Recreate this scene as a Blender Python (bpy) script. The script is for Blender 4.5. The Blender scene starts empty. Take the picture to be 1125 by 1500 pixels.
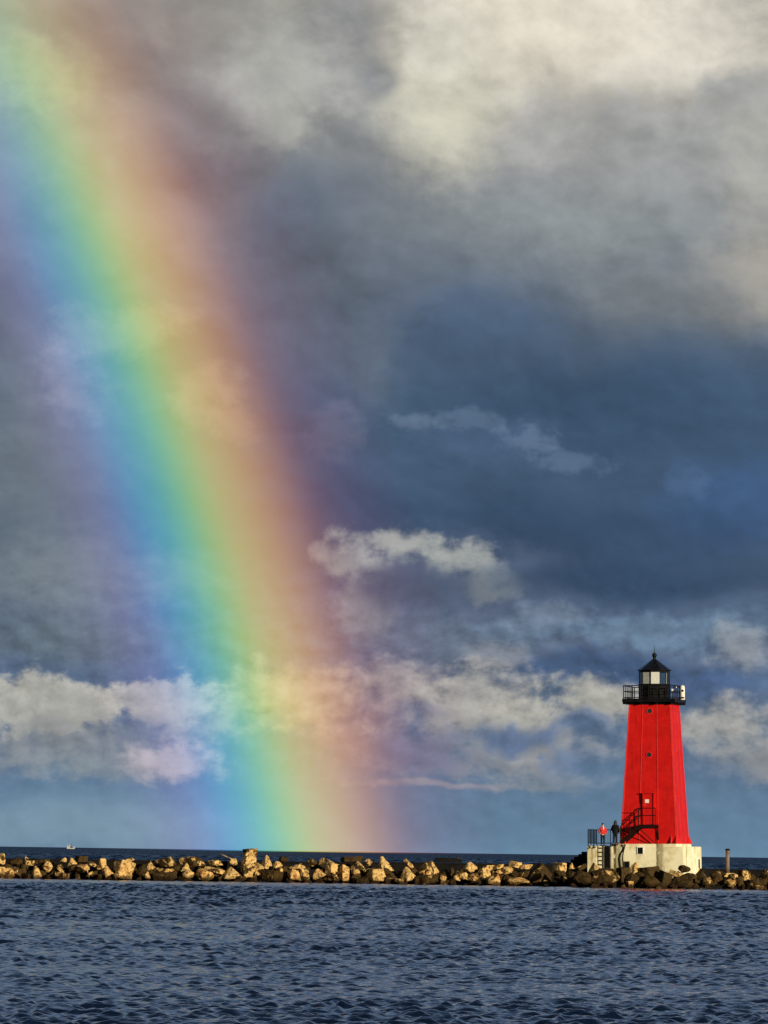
import bpy, bmesh, math, random
import numpy as np
from mathutils import Vector, Matrix, noise as mnoise

R = math.radians
scene = bpy.context.scene
COL = scene.collection

# ------------------------------------------------------------------ camera
FPX = 7160.0            # focal length in photograph pixels (1125 wide)
EYE = 2.47
ROLL = R(0.84)
PITCH = math.atan(497.5 / FPX)
cam_d = bpy.data.cameras.new('camera')
cam = bpy.data.objects.new('camera', cam_d)
COL.objects.link(cam)
cam_d.sensor_fit = 'HORIZONTAL'
cam_d.sensor_width = 36.0
cam_d.lens = FPX / 1125.0 * 36.0
cam_d.clip_start = 1.0
cam_d.clip_end = 80000.0
CAM_ROT = Matrix.Rotation(R(90) + PITCH, 3, 'X') @ Matrix.Rotation(ROLL, 3, 'Z')
cam.matrix_world = Matrix.Translation((0, 0, EYE)) @ CAM_ROT.to_4x4()
scene.camera = cam

def ray(px, py):
    return (CAM_ROT @ Vector(((px - 562.5) / FPX, -(py - 750.0) / FPX, -1.0))).normalized()

def at(px, py, Y):
    d = ray(px, py)
    return Vector((0, 0, EYE)) + d * (Y / d.y)

# ------------------------------------------------------------------ render settings
scene.view_settings.view_transform = 'Standard'
scene.view_settings.look = 'None'
scene.view_settings.exposure = 0.0
scene.view_settings.gamma = 1.0
scene.render.engine = 'CYCLES'
scene.cycles.use_denoising = False
scene.cycles.max_bounces = 6
scene.cycles.transparent_max_bounces = 16
scene.cycles.sample_clamp_indirect = 4.0

# ------------------------------------------------------------------ sun
SUN_EL = R(9.3)
SUN_AZ = R(138.57)       # clockwise from the viewing direction (+Y): behind the camera, to the right
to_sun = Vector((math.sin(SUN_AZ) * math.cos(SUN_EL), math.cos(SUN_AZ) * math.cos(SUN_EL), math.sin(SUN_EL)))
sun_d = bpy.data.lights.new('sun', 'SUN')
sun_d.energy = 5.0
sun_d.angle = R(0.5)
sun_d.color = (1.0, 0.87, 0.66)
sun = bpy.data.objects.new('sun', sun_d)
COL.objects.link(sun)
sun.rotation_euler = to_sun.to_track_quat('Z', 'Y').to_euler()

# ------------------------------------------------------------------ node helpers
def lin(c):
    out = []
    for v in c:
        v = v / 255.0
        out.append(v / 12.92 if v <= 0.04045 else ((v + 0.055) / 1.055) ** 2.4)
    return tuple(out) + (1.0,)

class NT:
    def __init__(self, tree):
        self.t = tree
        self.n = tree.nodes
        self.l = tree.links
    def add(self, kind, **kw):
        nd = self.n.new(kind)
        for k, v in kw.items():
            setattr(nd, k, v)
        return nd
    def put(self, sock, v):
        if isinstance(v, bpy.types.NodeSocket):
            self.l.new(v, sock)
        else:
            sock.default_value = v
    def math(self, op, a, b=None, c=None, clamp=False):
        nd = self.add('ShaderNodeMath', operation=op, use_clamp=clamp)
        for i, v in enumerate((a, b, c)):
            if v is not None:
                self.put(nd.inputs[i], v)
        return nd.outputs[0]
    def vmath(self, op, a, b=None, c=None, out='Vector'):
        nd = self.add('ShaderNodeVectorMath', operation=op)
        for i, v in enumerate((a, b, c)):
            if v is not None:
                self.put(nd.inputs[i], v)
        return nd.outputs[out]
    def mix(self, f, a, b, blend='MIX'):
        nd = self.add('ShaderNodeMix', data_type='RGBA', blend_type=blend)
        nd.clamp_factor = True
        self.put(nd.inputs[0], f); self.put(nd.inputs[6], a); self.put(nd.inputs[7], b)
        return nd.outputs[2]
    def rng(self, v, a, b, c=0.0, d=1.0, kind='SMOOTHSTEP'):
        nd = self.add('ShaderNodeMapRange', interpolation_type=kind)
        for i, x in enumerate((v, a, b, c, d)):
            self.put(nd.inputs[i], x)
        return nd.outputs[0]
    def noise(self, vec, scale, detail=4.0, rough=0.5, dist=0.0, out='Fac'):
        nd = self.add('ShaderNodeTexNoise')
        self.put(nd.inputs['Vector'], vec)
        nd.inputs['Scale'].default_value = scale
        nd.inputs['Detail'].default_value = detail
        nd.inputs['Roughness'].default_value = rough
        nd.inputs['Distortion'].default_value = dist
        return nd.outputs[out]
    def ramp(self, f, stops, interp='LINEAR'):
        nd = self.add('ShaderNodeValToRGB')
        nd.color_ramp.interpolation = interp
        els = nd.color_ramp.elements
        while len(els) < len(stops):
            els.new(0.5)
        for e, (p, c) in zip(els, stops):
            e.position = p
            e.color = c
        self.put(nd.inputs[0], f)
        return nd.outputs[0]

# ------------------------------------------------------------------ world: Nishita sky with storm clouds opposite the sun
def build_world():
    w = bpy.data.worlds.new('World')
    scene.world = w
    w.use_nodes = True
    g = NT(w.node_tree)
    for nd in list(g.n):
        g.n.remove(nd)
    out = g.add('ShaderNodeOutputWorld')
    sky = g.add('ShaderNodeTexSky', sky_type='NISHITA')
    sky.sun_disc = False
    sky.sun_elevation = SUN_EL
    sky.sun_rotation = SUN_AZ
    clear = g.add('ShaderNodeBackground')
    g.put(clear.inputs[0], sky.outputs[0])
    clear.inputs[1].default_value = 0.05

    gen = g.add('ShaderNodeTexCoord').outputs['Generated']
    sep = g.add('ShaderNodeSeparateXYZ'); g.put(sep.inputs[0], gen)
    deg = 180.0 / math.pi
    u = g.math('MULTIPLY', g.math('ARCTAN2', sep.outputs[0], sep.outputs[1]), deg)
    v = g.math('MULTIPLY', g.math('ARCSINE', sep.outputs[2]), deg)
    comb = g.add('ShaderNodeCombineXYZ'); g.put(comb.inputs[0], u); g.put(comb.inputs[1], v)
    P = comb.outputs[0]                                  # compass bearing and elevation in degrees
    # billowing: the cloud fields are warped by turbulence of two sizes
    wp1 = g.vmath('SUBTRACT', g.noise(P, 0.55, 3.0, 0.5, out='Color'), (0.5, 0.5, 0.5))
    wp2 = g.vmath('SUBTRACT', g.noise(P, 2.2, 4.0, 0.55, out='Color'), (0.5, 0.5, 0.5))
    Q = g.vmath('MULTIPLY_ADD', wp1, (0.8, 0.7, 0.0), P)
    Q = g.vmath('MULTIPLY_ADD', wp2, (0.22, 0.18, 0.0), Q)
    def vapour(p, det):
        na = g.noise(g.vmath('MULTIPLY', p, (1.0, 1.2, 1.0)), 1.15, det, 0.58)
        nb = g.noise(g.vmath('MULTIPLY', p, (1.0, 1.3, 1.0)), 3.6, det, 0.58)
        return g.math('MULTIPLY_ADD', nb, 0.45, g.math('MULTIPLY', na, 0.55))
    Pw = g.vmath('MULTIPLY_ADD', wp1, (0.35, 0.3, 0.0), P)
    n_f = vapour(Pw, 6.0)                                                        # cloud texture
    # the sun stands to the right behind the viewer: billows are brighter on their upper right
    n_l = vapour(g.vmath('ADD', Pw, (0.09, 0.10, 0.0)), 4.0)
    relief = g.math('SUBTRACT', n_f, n_l)
    big = lambda p: g.noise(g.vmath('MULTIPLY', p, (1.0, 1.15, 1.0)), 0.8, 5.0, 0.52)
    relief_b = g.math('SUBTRACT', big(Q), big(g.vmath('ADD', Q, (0.20, 0.28, 0.0))))
    n_s = g.noise(g.vmath('MULTIPLY', P, (0.8, 1.5, 1.0)), 0.5, 4.0, 0.5)         # broad mottling
    nf0 = g.math('SUBTRACT', n_f, 0.5)

    qs = g.add('ShaderNodeSeparateXYZ'); g.put(qs.inputs[0], Q)
    grad = [(0.0, (104, 136, 162)), (0.54, (97, 126, 152)), (1.2, (94, 117, 144)), (2.4, (90, 107, 132)),
            (4.0, (66, 89, 116)), (5.6, (79, 98, 120)), (7.2, (116, 124, 133)), (8.4, (138, 141, 142)),
            (10.0, (158, 157, 150)), (13.0, (138, 164, 198)), (24.0, (144, 174, 216)), (36.0, (124, 154, 196)), (60.0, (70, 86, 116))]  # unseen sky above the view brightened and blued to light the water
    col = g.ramp(g.math('POWER', g.math('DIVIDE', g.math('MAXIMUM', qs.outputs[1], 0.0), 60.0), 0.5),
                 [((a / 60.0) ** 0.5, lin(c)) for a, c in grad])

    for (cx, cy, sx, sy, c, st, e, k) in CLOUDS:
        d = ray(cx, cy)
        au = math.degrees(math.atan2(d.x, d.y)); av = math.degrees(math.asin(d.z))
        ix, iy = 1.0 / (sx / 125.0), 1.0 / (sy / 125.0)
        q = g.vmath('MULTIPLY_ADD', Q, (ix, iy, 0.0), (-au * ix, -av * iy, 0.0))
        r2 = g.vmath('DOT_PRODUCT', q, q, out='Value')
        ga = g.math('POWER', 0.4, r2)
        soft = e >= 0.35
        f = g.math('MULTIPLY_ADD', nf0, k * (1.15 if soft else 2.7), ga)
        f = g.math('MULTIPLY', f, g.rng(ga, 0.02, 0.25))
        if e < .15:                                      # crisp sunlit tops
            f = g.rng(f, .38, .70, 0.0, st)
        else: f = g.rng(f, 0.06 if soft else 0.16 + (0.3 - e), 1.0 if soft else 0.95, 0.0, st)
        col = g.mix(f, col, lin(c))
    # fine mottling of the vapour, fading into the smooth shower at the horizon
    # slanting shafts of rain and vapour in the bank
    rot = g.add('ShaderNodeVectorRotate', rotation_type='Z_AXIS'); g.put(rot.inputs['Vector'], Q); rot.inputs['Angle'].default_value = R(32)
    n_d = g.noise(g.vmath('MULTIPLY', rot.outputs[0], (.35, 1.5, 1.0)), 0.9, 5.0, .55)
    amp = g.rng(v, 0.2, 2.0, 0.25, 1.0)
    mod = g.math('MULTIPLY_ADD', g.math('MULTIPLY', nf0, amp), 0.42, 1.0)
    mod = g.math('ADD', mod, g.math('MULTIPLY', g.math('MULTIPLY', relief, amp), g.rng(v, 2.2, 3.8, 1.6, .20)))
    mod = g.math('ADD', mod, g.math('MULTIPLY', relief_b, g.rng(v, 3.0, 6.5, .25, .7)))
    mod = g.math('MULTIPLY', mod, g.math('MULTIPLY_ADD', g.math('SUBTRACT', n_s, 0.5), 0.35, 1.0))
    mod = g.math('MULTIPLY', mod, g.math('MULTIPLY_ADD', g.math('SUBTRACT', n_d, .5), g.rng(v, 2.0, 4.0, .1, .55), 1.0))
    col = g.vmath('SCALE', col, None)
    g.put(col.node.inputs['Scale'], mod)
    cloud = g.add('ShaderNodeBackground')
    cloud.inputs[1].default_value = 1.0
    # unseen dark overcast added to dim the ambient; clear gap low behind camera
    col = g.mix(g.rng(sep.outputs[1], 0.35, -0.25), col, lin((46, 54, 70)))
    g.put(cloud.inputs[0], col)
    cover = g.rng(sep.outputs[1], -0.9, -0.55)
    mixs = g.add('ShaderNodeMixShader')
    g.put(mixs.inputs[0], cover)
    g.l.new(clear.outputs[0], mixs.inputs[1]); g.l.new(cloud.outputs[0], mixs.inputs[2])
    g.l.new(mixs.outputs[0], out.inputs[0])
    w.cycles.sampling_method = 'MANUAL'
    w.cycles.sample_map_resolution = 512

# centre and spread in photograph pixels at the camera's scale of 125 px per degree
CLOUDS = [
    (830, 40, 300, 150, (222, 215, 198), .95, .40, .45),
    (650, 150, 95, 120, (203, 200, 182), .9, .35, .5),
    (1020, 50, 160, 85, (228, 222, 208), .8, .35, .6),
    (640, 60, 60, 70, (210, 206, 192), .7, .3, .7),
    (1000, 230, 260, 110, (166, 168, 167), .75, .4, .4),
    (800, 190, 80, 55, (172, 172, 170), .7, .4, .5),
    (1085, 130, 70, 40, (146, 149, 150), .75, .25, 1.0),
    (905, 160, 40, 35, (158, 160, 160), .6, .3, .9),
    (500, 40, 60, 90, (128, 132, 140), .6, .4, .6),
    (390, 120, 140, 90, (166, 166, 161), .85, .32, .6),
    (405, 185, 60, 35, (168, 168, 162), .75, .3, .7),
    (550, 120, 35, 40, (118, 124, 132), .6, .3, .9),
    (200, 40, 150, 70, (134, 127, 122), .7, .4, .5),
    (30, 105, 120, 55, (166, 172, 150), .75, .25, .6),
    (270, 150, 70, 40, (126, 122, 124), .6, .3, .7),
    (300, 250, 100, 80, (116, 111, 115), .7, .4, .5),
    (440, 300, 100, 70, (94, 105, 123), .7, .4, .5),
    (470, 420, 130, 120, (93, 101, 115), .6, .4, .5),
    (850, 330, 260, 65, (140, 148, 150), .65, .4, .4),
    (1105, 240, 55, 130, (184, 183, 174), .55, .4, .5),
    (1110, 400, 90, 75, (174, 169, 158), .8, .35, .5),
    (980, 430, 130, 60, (126, 131, 133), .65, .4, .5),
    (690, 480, 180, 60, (74, 96, 124), .7, .4, .4),
    (900, 600, 380, 105, (58, 81, 107), .85, .4, .3),
    (540, 500, 45, 90, (110, 119, 134), .45, .35, .9),
    (600, 420, 40, 60, (106, 115, 130), .35, .35, .9),
    (480, 630, 40, 60, (106, 110, 130), .45, .3, 1.0),
    (610, 612, 60, 16, (106, 124, 146), .5, .3, 1.5),
    (690, 606, 70, 16, (104, 124, 147), .45, .3, 1.9),
    (765, 640, 60, 22, (110, 129, 152), .5, .3, 1.9),
    (840, 668, 55, 16, (100, 121, 148), .5, .3, 1.5),
    (720, 640, 120, 45, (84, 104, 136), .4, .35, 1.0),
    (1080, 740, 130, 75, (60, 90, 132), .6, .4, .7),
    (1000, 700, 40, 20, (84, 108, 146), .4, .3, 1.2),
    (800, 800, 380, 80, (55, 75, 101), .85, .4, .3),
    # left of the bow
    (80, 620, 150, 270, (112, 122, 128), .8, .4, .4),
    (190, 475, 110, 35, (152, 154, 150), .55, .3, .8),
    (110, 545, 60, 60, (146, 148, 154), .5, .3, .8),
    (310, 570, 50, 50, (146, 142, 140), .5, .3, .8),
    (350, 610, 40, 30, (140, 136, 138), .45, .3, .9),
    (110, 850, 160, 70, (126, 136, 141), .6, .4, .5),
    (250, 850, 60, 40, (132, 138, 142), .4, .35, .8),
    (150, 945, 270, 34, (98, 112, 122), .8, .35, .4),
    # curl of lit cloud under the dark bank
    (620, 860, 190, 80, (100, 110, 133), .6, .35, .8),
    (535, 885, 55, 60, (138, 142, 147), .85, .3, .9),
    (500, 822, 60, 24, (156, 160, 159), .85, .28, 1.0),
    (580, 796, 80, 20, (172, 175, 170), .85, .28, 1.0),
    (665, 815, 75, 24, (166, 170, 166), .85, .28, 1.0),
    (715, 848, 45, 26, (142, 150, 153), .8, .28, 1.0),
    (606, 862, 80, 32, (80, 91, 112), .97, .36, .7),
    (760, 830, 45, 35, (92, 108, 135), .5, .35, .9),
    (640, 940, 200, 48, (106, 118, 134), .6, .35, .8),
    (930, 850, 260, 34, (53, 73, 99), .85, .22, .5),
    (960, 925, 280, 30, (106, 130, 154), .92, .22, .7),
    (800, 905, 60, 22, (118, 132, 150), .6, .3, 1.0),
    (830, 980, 140, 30, (72, 94, 131), .85, .3, .7),
    (900, 985, 210, 26, (69, 90, 120), .85, .3, .6),
    (1000, 1000, 130, 30, (76, 100, 138), .7, .3, .7),
    (730, 960, 50, 26, (138, 142, 148), .6, .3, 1.0),
    # broken low cumulus
    (1112, 950, 60, 34, (146, 149, 151), .6, .3, 1.3),
    (590, 1010, 110, 50, (150, 146, 146), .85, .28, 1.0),
    (690, 1035, 120, 55, (168, 166, 160), .88, .28, 1.0),
    (530, 1070, 90, 60, (138, 130, 138), .75, .3, .9),
    (780, 1050, 80, 36, (174, 172, 163), .88, .26, 1.1),
    (870, 1030, 80, 34, (176, 174, 164), .88, .26, 1.1),
    (720, 1100, 180, 38, (140, 143, 149), .8, .28, 1.2),
    (820, 1100, 60, 30, (152, 153, 153), .7, .26, 1.2),
    (745, 1082, 85, 18, (86, 108, 142), .85, .25, 1.2),
    (850, 1062, 40, 16, (92, 114, 146), .75, .25, 1.2),
    (615, 1098, 85, 30, (104, 111, 138), .78, .25, 1.0),
    (620, 1045, 40, 14, (112, 116, 138), .7, .25, 1.2),
    (835, 1118, 40, 22, (94, 117, 149), .75, .3, 1.0),
    (790, 1140, 110, 16, (130, 141, 151), .65, .25, 1.2),
    (650, 1143, 140, 7, (150, 148, 156), .7, .3, .6),
    (1050, 1060, 95, 38, (168, 167, 161), .88, .25, 1.0),
    (1100, 1105, 90, 34, (144, 146, 147), .8, .25, 1.0),
    (1040, 1120, 60, 16, (104, 124, 148), .6, .3, 1.0),
    (330, 1035, 120, 46, (158, 156, 150), .7, .25, 1.0),
    (430, 1025, 120, 50, (160, 156, 150), .75, .25, 1.0),
    (60, 1030, 160, 44, (186, 183, 170), .76, .12, .8),
    (235, 1024, 110, 36, (186, 183, 171), .72, .12, .85),
    (110, 1085, 140, 50, (150, 150, 146), .6, .3, .9),
    (60, 1060, 50, 14, (136, 140, 142), .6, .25, 1.2),
    (180, 1120, 150, 26, (132, 142, 148), .7, .3, .8),
    (215, 1065, 40, 24, (112, 126, 140), .6, .28, 1.0),
    (258, 1112, 75, 32, (178, 172, 174), .85, .24, 1.0),
    (120, 1215, 300, 48, (124, 150, 168), .8, .4, .1),
]
build_world()

# ------------------------------------------------------------------ object helpers
def tag(o, label=None, cat=None, group=None, kind=None):
    if label: o['label'] = label
    if cat: o['category'] = cat
    if group: o['group'] = group
    if kind: o['kind'] = kind
    return o

def empty(name, loc, rot=None):
    o = bpy.data.objects.new(name, None)
    o.empty_display_size = 0.2
    COL.objects.link(o)
    o.location = loc
    if rot is not None:
        o.rotation_euler = rot
    return o

class MB:
    """collects shapes and links them as ONE mesh object"""
    def __init__(self):
        self.v = []; self.f = []; self.sm = []
    def raw(self, vs, fs, smooth=False):
        b = len(self.v)
        self.v += [tuple(p) for p in vs]
        self.f += [tuple(b + i for i in q) for q in fs]
        self.sm += [smooth] * len(fs)
        return self
    def box(self, c, d, rot=None):
        c = Vector(c); x, y, z = (q / 2 for q in d)
        M = rot or Matrix.Identity(3)
        vs = [c + M @ Vector((sx * x, sy * y, sz * z)) for sz in (-1, 1) for sx, sy in ((-1, -1), (1, -1), (1, 1), (-1, 1))]
        return self.raw(vs, [(3, 2, 1, 0), (4, 5, 6, 7), (0, 1, 5, 4), (1, 2, 6, 5), (2, 3, 7, 6), (3, 0, 4, 7)])
    def bar(self, a, b, r, n=6, r2=None, smooth=True):
        a = Vector(a); b = Vector(b); d = (b - a).normalized()
        q = d.to_track_quat('Z', 'Y').to_matrix()
        r2 = r if r2 is None else r2
        vs = [a + q @ Vector((r * math.cos(t), r * math.sin(t), 0)) for t in [2 * math.pi * (i + .5) / n for i in range(n)]]
        vs += [b + q @ Vector((r2 * math.cos(t), r2 * math.sin(t), 0)) for t in [2 * math.pi * (i + .5) / n for i in range(n)]]
        self.raw(vs, [(i, (i + 1) % n, n + (i + 1) % n, n + i) for i in range(n)], smooth)
        return self.raw([*vs], [tuple(range(n - 1, -1, -1)), tuple(range(n, 2 * n))])
    def tube(self, pts, r, n=6):
        for a, b in zip(pts, pts[1:]):
            self.bar(a, b, r, n)
        return self
    def loft(self, rings, cap=True, smooth=False):
        """rings: equal-length loops from bottom to top, counter-clockwise from above"""
        n = len(rings[0]); vs = [p for q in rings for p in q]; fs = []
        for k in range(len(rings) - 1):
            for i in range(n):
                j = (i + 1) % n
                fs.append((k * n + i, k * n + j, (k + 1) * n + j, (k + 1) * n + i))
        self.raw(vs, fs, smooth)
        if cap:
            self.raw(rings[0], [tuple(range(n - 1, -1, -1))])
            self.raw(rings[-1], [tuple(range(n))])
        return self
    def lathe(self, prof, n=16, c=(0, 0, 0), smooth=True, phase=0.0):
        rings = [[(c[0] + r * math.cos(phase + 2 * math.pi * i / n), c[1] + r * math.sin(phase + 2 * math.pi * i / n), c[2] + z) for i in range(n)] for r, z in prof]
        return self.loft(rings, True, smooth)
    def build(self, name, mat, parent=None, bevel=0.0):
        me = bpy.data.meshes.new(name)
        me.from_pydata(self.v, [], self.f)
        me.polygons.foreach_set('use_smooth', self.sm)
        me.validate()
        if mat: me.materials.append(mat)
        o = bpy.data.objects.new(name, me)
        COL.objects.link(o)
        if parent: o.parent = parent
        if bevel:
            m = o.modifiers.new('bevel', 'BEVEL'); m.width = bevel; m.segments = 2; m.limit_method = 'ANGLE'
        return o

# ------------------------------------------------------------------ rainbow: band of rain that sends the sun's colours back
def rainbow_material():
    m = bpy.data.materials.new('rainbow_light'); m.use_nodes = True
    g = NT(m.node_tree)
    for nd in list(g.n): g.n.remove(nd)
    out = g.add('ShaderNodeOutputMaterial')
    uv = g.add('ShaderNodeUVMap'); uv.uv_map = 'arc'
    s = g.add('ShaderNodeSeparateXYZ'); g.put(s.inputs[0], uv.outputs[0])
    W_ = lambda x: x if x > 310 else 310 - (310 - x) * 1.07
    OFF = lambda x: ((W_(x) - 310) * 0.95 / 125.0 - RB0) / (RB1 - RB0)
    E = [(20, (0, 0, 0)), (70, (.015, .014, .028)), (112, (.042, .030, .085)), (150, (.055, .060, .18)), (186, (.03, .15, .31)), (222, (.045, .25, .27)),
         (254, (.13, .36, .15)), (282, (.27, .38, .08)), (312, (.41, .33, .065)), (362, (.42, .21, .055)), (412, (.225, .078, .045)),
         (450, (.085, .020, .024)), (498, (.032, .002, .016)), (580, (0, 0, 0))]
    T = [(20, 1), (110, .96), (160, .85), (195, .77), (228, .74), (275, .72), (310, .71), (350, .71), (400, .75), (440, .83), (490, .94), (580, 1)]
    em_c = g.ramp(s.outputs[0], [(OFF(x), c + (1,)) for x, c in E], 'B_SPLINE')
    tr_c = g.ramp(s.outputs[0], [(OFF(x), (c, c, c, 1)) for x, c in T], 'B_SPLINE')
    k = g.ramp(s.outputs[1], RBK)                       # the shower thins upward
    em = g.add('ShaderNodeEmission'); g.put(em.inputs[0], em_c); g.put(em.inputs[1], k)
    tr = g.add('ShaderNodeBsdfTransparent'); g.put(tr.inputs[0], g.mix(k, (1, 1, 1, 1), tr_c))
    ad = g.add('ShaderNodeAddShader')
    g.l.new(em.outputs[0], ad.inputs[0]); g.l.new(tr.outputs[0], ad.inputs[1])
    g.l.new(ad.outputs[0], out.inputs[0])
    return m

RB0, RB1 = -2.5, 2.15                                  # degrees inside / outside the yellow
RBK = [(0.0, (1.1,) * 3 + (1,)), (0.12, (1.1,) * 3 + (1,)), (0.45, (1.05,) * 3 + (1,)), (0.60, (1.0,) * 3 + (1,)), (0.70, (.78,) * 3 + (1,)), (0.80, (.45,) * 3 + (1,)), (1.0, (.2,) * 3 + (1,))]
def build_rainbow():
    axis = -to_sun
    yax = Vector((0, 0, 1)); yax = (yax - axis * yax.dot(axis)).normalized()
    xax = axis.cross(yax).normalized()                  # horizontal; to the right of the axis
    if xax.x < 0: xax = -xax
    D = 9000.0
    nr, na = 12, 60
    # arc from the horizon up: angle measured from xax towards yax
    vs, uvs, fs = [], [], []
    for i in range(na + 1):
        for j in range(nr + 1):
            rho = R(41.6 + RB0 + (RB1 - RB0) * j / nr)
            # lowest angle whose direction is level with the water at this distance
            lo = math.asin(max(-1, min(1, (-EYE / D - axis.z * math.cos(rho)) / (math.sin(rho) * yax.z))))
            t = lo + R(19.0) * i / na
            d = axis * math.cos(rho) + (xax * math.cos(t) + yax * math.sin(t)) * math.sin(rho)
            vs.append(Vector((0, 0, EYE)) + d * D)
            uvs.append((j / nr, i / na))
    for i in range(na):
        for j in range(nr):
            a = i * (nr + 1) + j
            fs.append((a, a + 1, a + nr + 2, a + nr + 1))
    org = vs[nr // 2].copy()
    me = bpy.data.meshes.new('rainbow')
    me.from_pydata([v - org for v in vs], [], fs)
    ul = me.uv_layers.new(name='arc')
    for lp in me.loops:
        ul.data[lp.index].uv = uvs[lp.vertex_index]
    me.materials.append(rainbow_material())
    o = bpy.data.objects.new('rainbow', me); COL.objects.link(o); o.location = org
    tag(o, 'broad bright rainbow curving up from the lake horizon through the storm clouds', 'rainbow')
build_rainbow()
# ------------------------------------------------------------------ materials
def mat(name, color, rough=0.6, metal=0.0, spec=0.4):
    m = bpy.data.materials.new(name); m.use_nodes = True
    b = m.node_tree.nodes['Principled BSDF']
    b.inputs['Base Color'].default_value = (*color, 1)
    b.inputs['Roughness'].default_value = rough
    b.inputs['Metallic'].default_value = metal
    b.inputs['Specular IOR Level'].default_value = spec
    return m

def mottled(name, c1, c2, scale, rough=0.7, bump=0.0, bscale=None, spec=0.3, lo=0.35, hi=0.65, stretch=(1, 1, 1), rust=None):
    """procedural two-tone wear; rust = (colour, stretch, lo, hi, scale) adds streaks"""
    m = bpy.data.materials.new(name); m.use_nodes = True
    g = NT(m.node_tree)
    b = g.n['Principled BSDF']
    co = g.add('ShaderNodeTexCoord').outputs['Object']
    f = g.rng(g.noise(g.vmath('MULTIPLY', co, stretch), scale, 6.0, 0.6), lo, hi)
    col = g.mix(f, (*c1, 1), (*c2, 1))
    if rust:
        rc, rs, rl, rh, rsc = rust
        f2 = g.rng(g.noise(g.vmath('MULTIPLY', co, rs), rsc, 5.0, 0.6), rl, rh)
        col = g.mix(f2, col, (*rc, 1))
    g.put(b.inputs['Base Color'], col)
    b.inputs['Roughness'].default_value = rough
    b.inputs['Specular IOR Level'].default_value = spec
    if bump:
        bn = g.add('ShaderNodeBump'); bn.inputs['Strength'].default_value = bump; bn.inputs['Distance'].default_value = 0.05
        g.put(bn.inputs['Height'], g.noise(co, bscale or scale * 2, 6.0, 0.6))
        g.l.new(bn.outputs[0], b.inputs['Normal'])
    return m

M = {}
M['red'] = mottled('red_paint', (.50, .006, .005), (.58, .009, .007), 1.4, 0.5, 0.08, 3.0, 0.2, rust=((.34, .006, .004), (3, 3, .30), .52, .72, 1.6))
M['red_trim'] = mottled('red_trim_paint', (.62, .025, .022), (.70, .04, .034), 1.4, 0.4, 0, None, .3)
M['black'] = mottled('black_paint', (.004, .004, .005), (.008, .008, .008), 3.0, 0.4, 0, None, 0.12)
M['rail_black'] = mottled('railing_paint', (.006, .006, .007), (.012, .010, .009), 5.0, 0.6, 0, None, .1)
M['stair_iron'] = mottled('stair_iron', (.022, .004, .003), (.010, .005, .004), 3.0, 0.6, 0, None, .1)
M['white'] = mottled('white_paint', (.78, .77, .70), (.70, .68, .60), 3.0, 0.5)
M['sign_white'] = mottled('sign_white', (.80, .76, .68), (.74, .70, .62), 6.0, 0.5)
M['lens'] = mat('lens_glass', (.75, .78, .70), 0.15, 0, 0.6)
M['blind'] = mottled('window_blind', (.74, .72, .58), (.66, .64, .52), 5.0, 0.7)
M['jacket_red'] = mottled('red_jacket', (.60, .035, .03), (.42, .015, .015), 8.0, 0.8, 0.3, 20)
M['coat_black'] = mottled('black_coat', (.003, .003, .004), (.005, .005, .006), 8.0, 0.85, 0.3, 20)
M['trousers'] = mottled('dark_trousers', (.004, .004, .007), (.008, .008, .012), 8.0, 0.85)
M['skin'] = mottled('skin', (.62, .36, .27), (.56, .31, .23), 9.0, 0.55)
M['hair'] = mottled('dark_hair', (.012, .009, .007), (.02, .015, .01), 20.0, 0.6)
M['scarf'] = mottled('pale_pink_scarf', (.75, .50, .47), (.66, .40, .38), 12.0, 0.85)
M['boat_white'] = mottled('boat_white', (.46, .46, .41), (.42, .42, .38), 1.0, 0.6)
M['boat_glass'] = mat('boat_glass', (.02, .025, .03), 0.1, 0, 0.6)
M['boat_dark'] = mat('boat_dark', (.03, .03, .035), 0.5)
M['opening'] = mat('dark_opening', (.004, .004, .004), 0.8, 0, 0.1)

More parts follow.
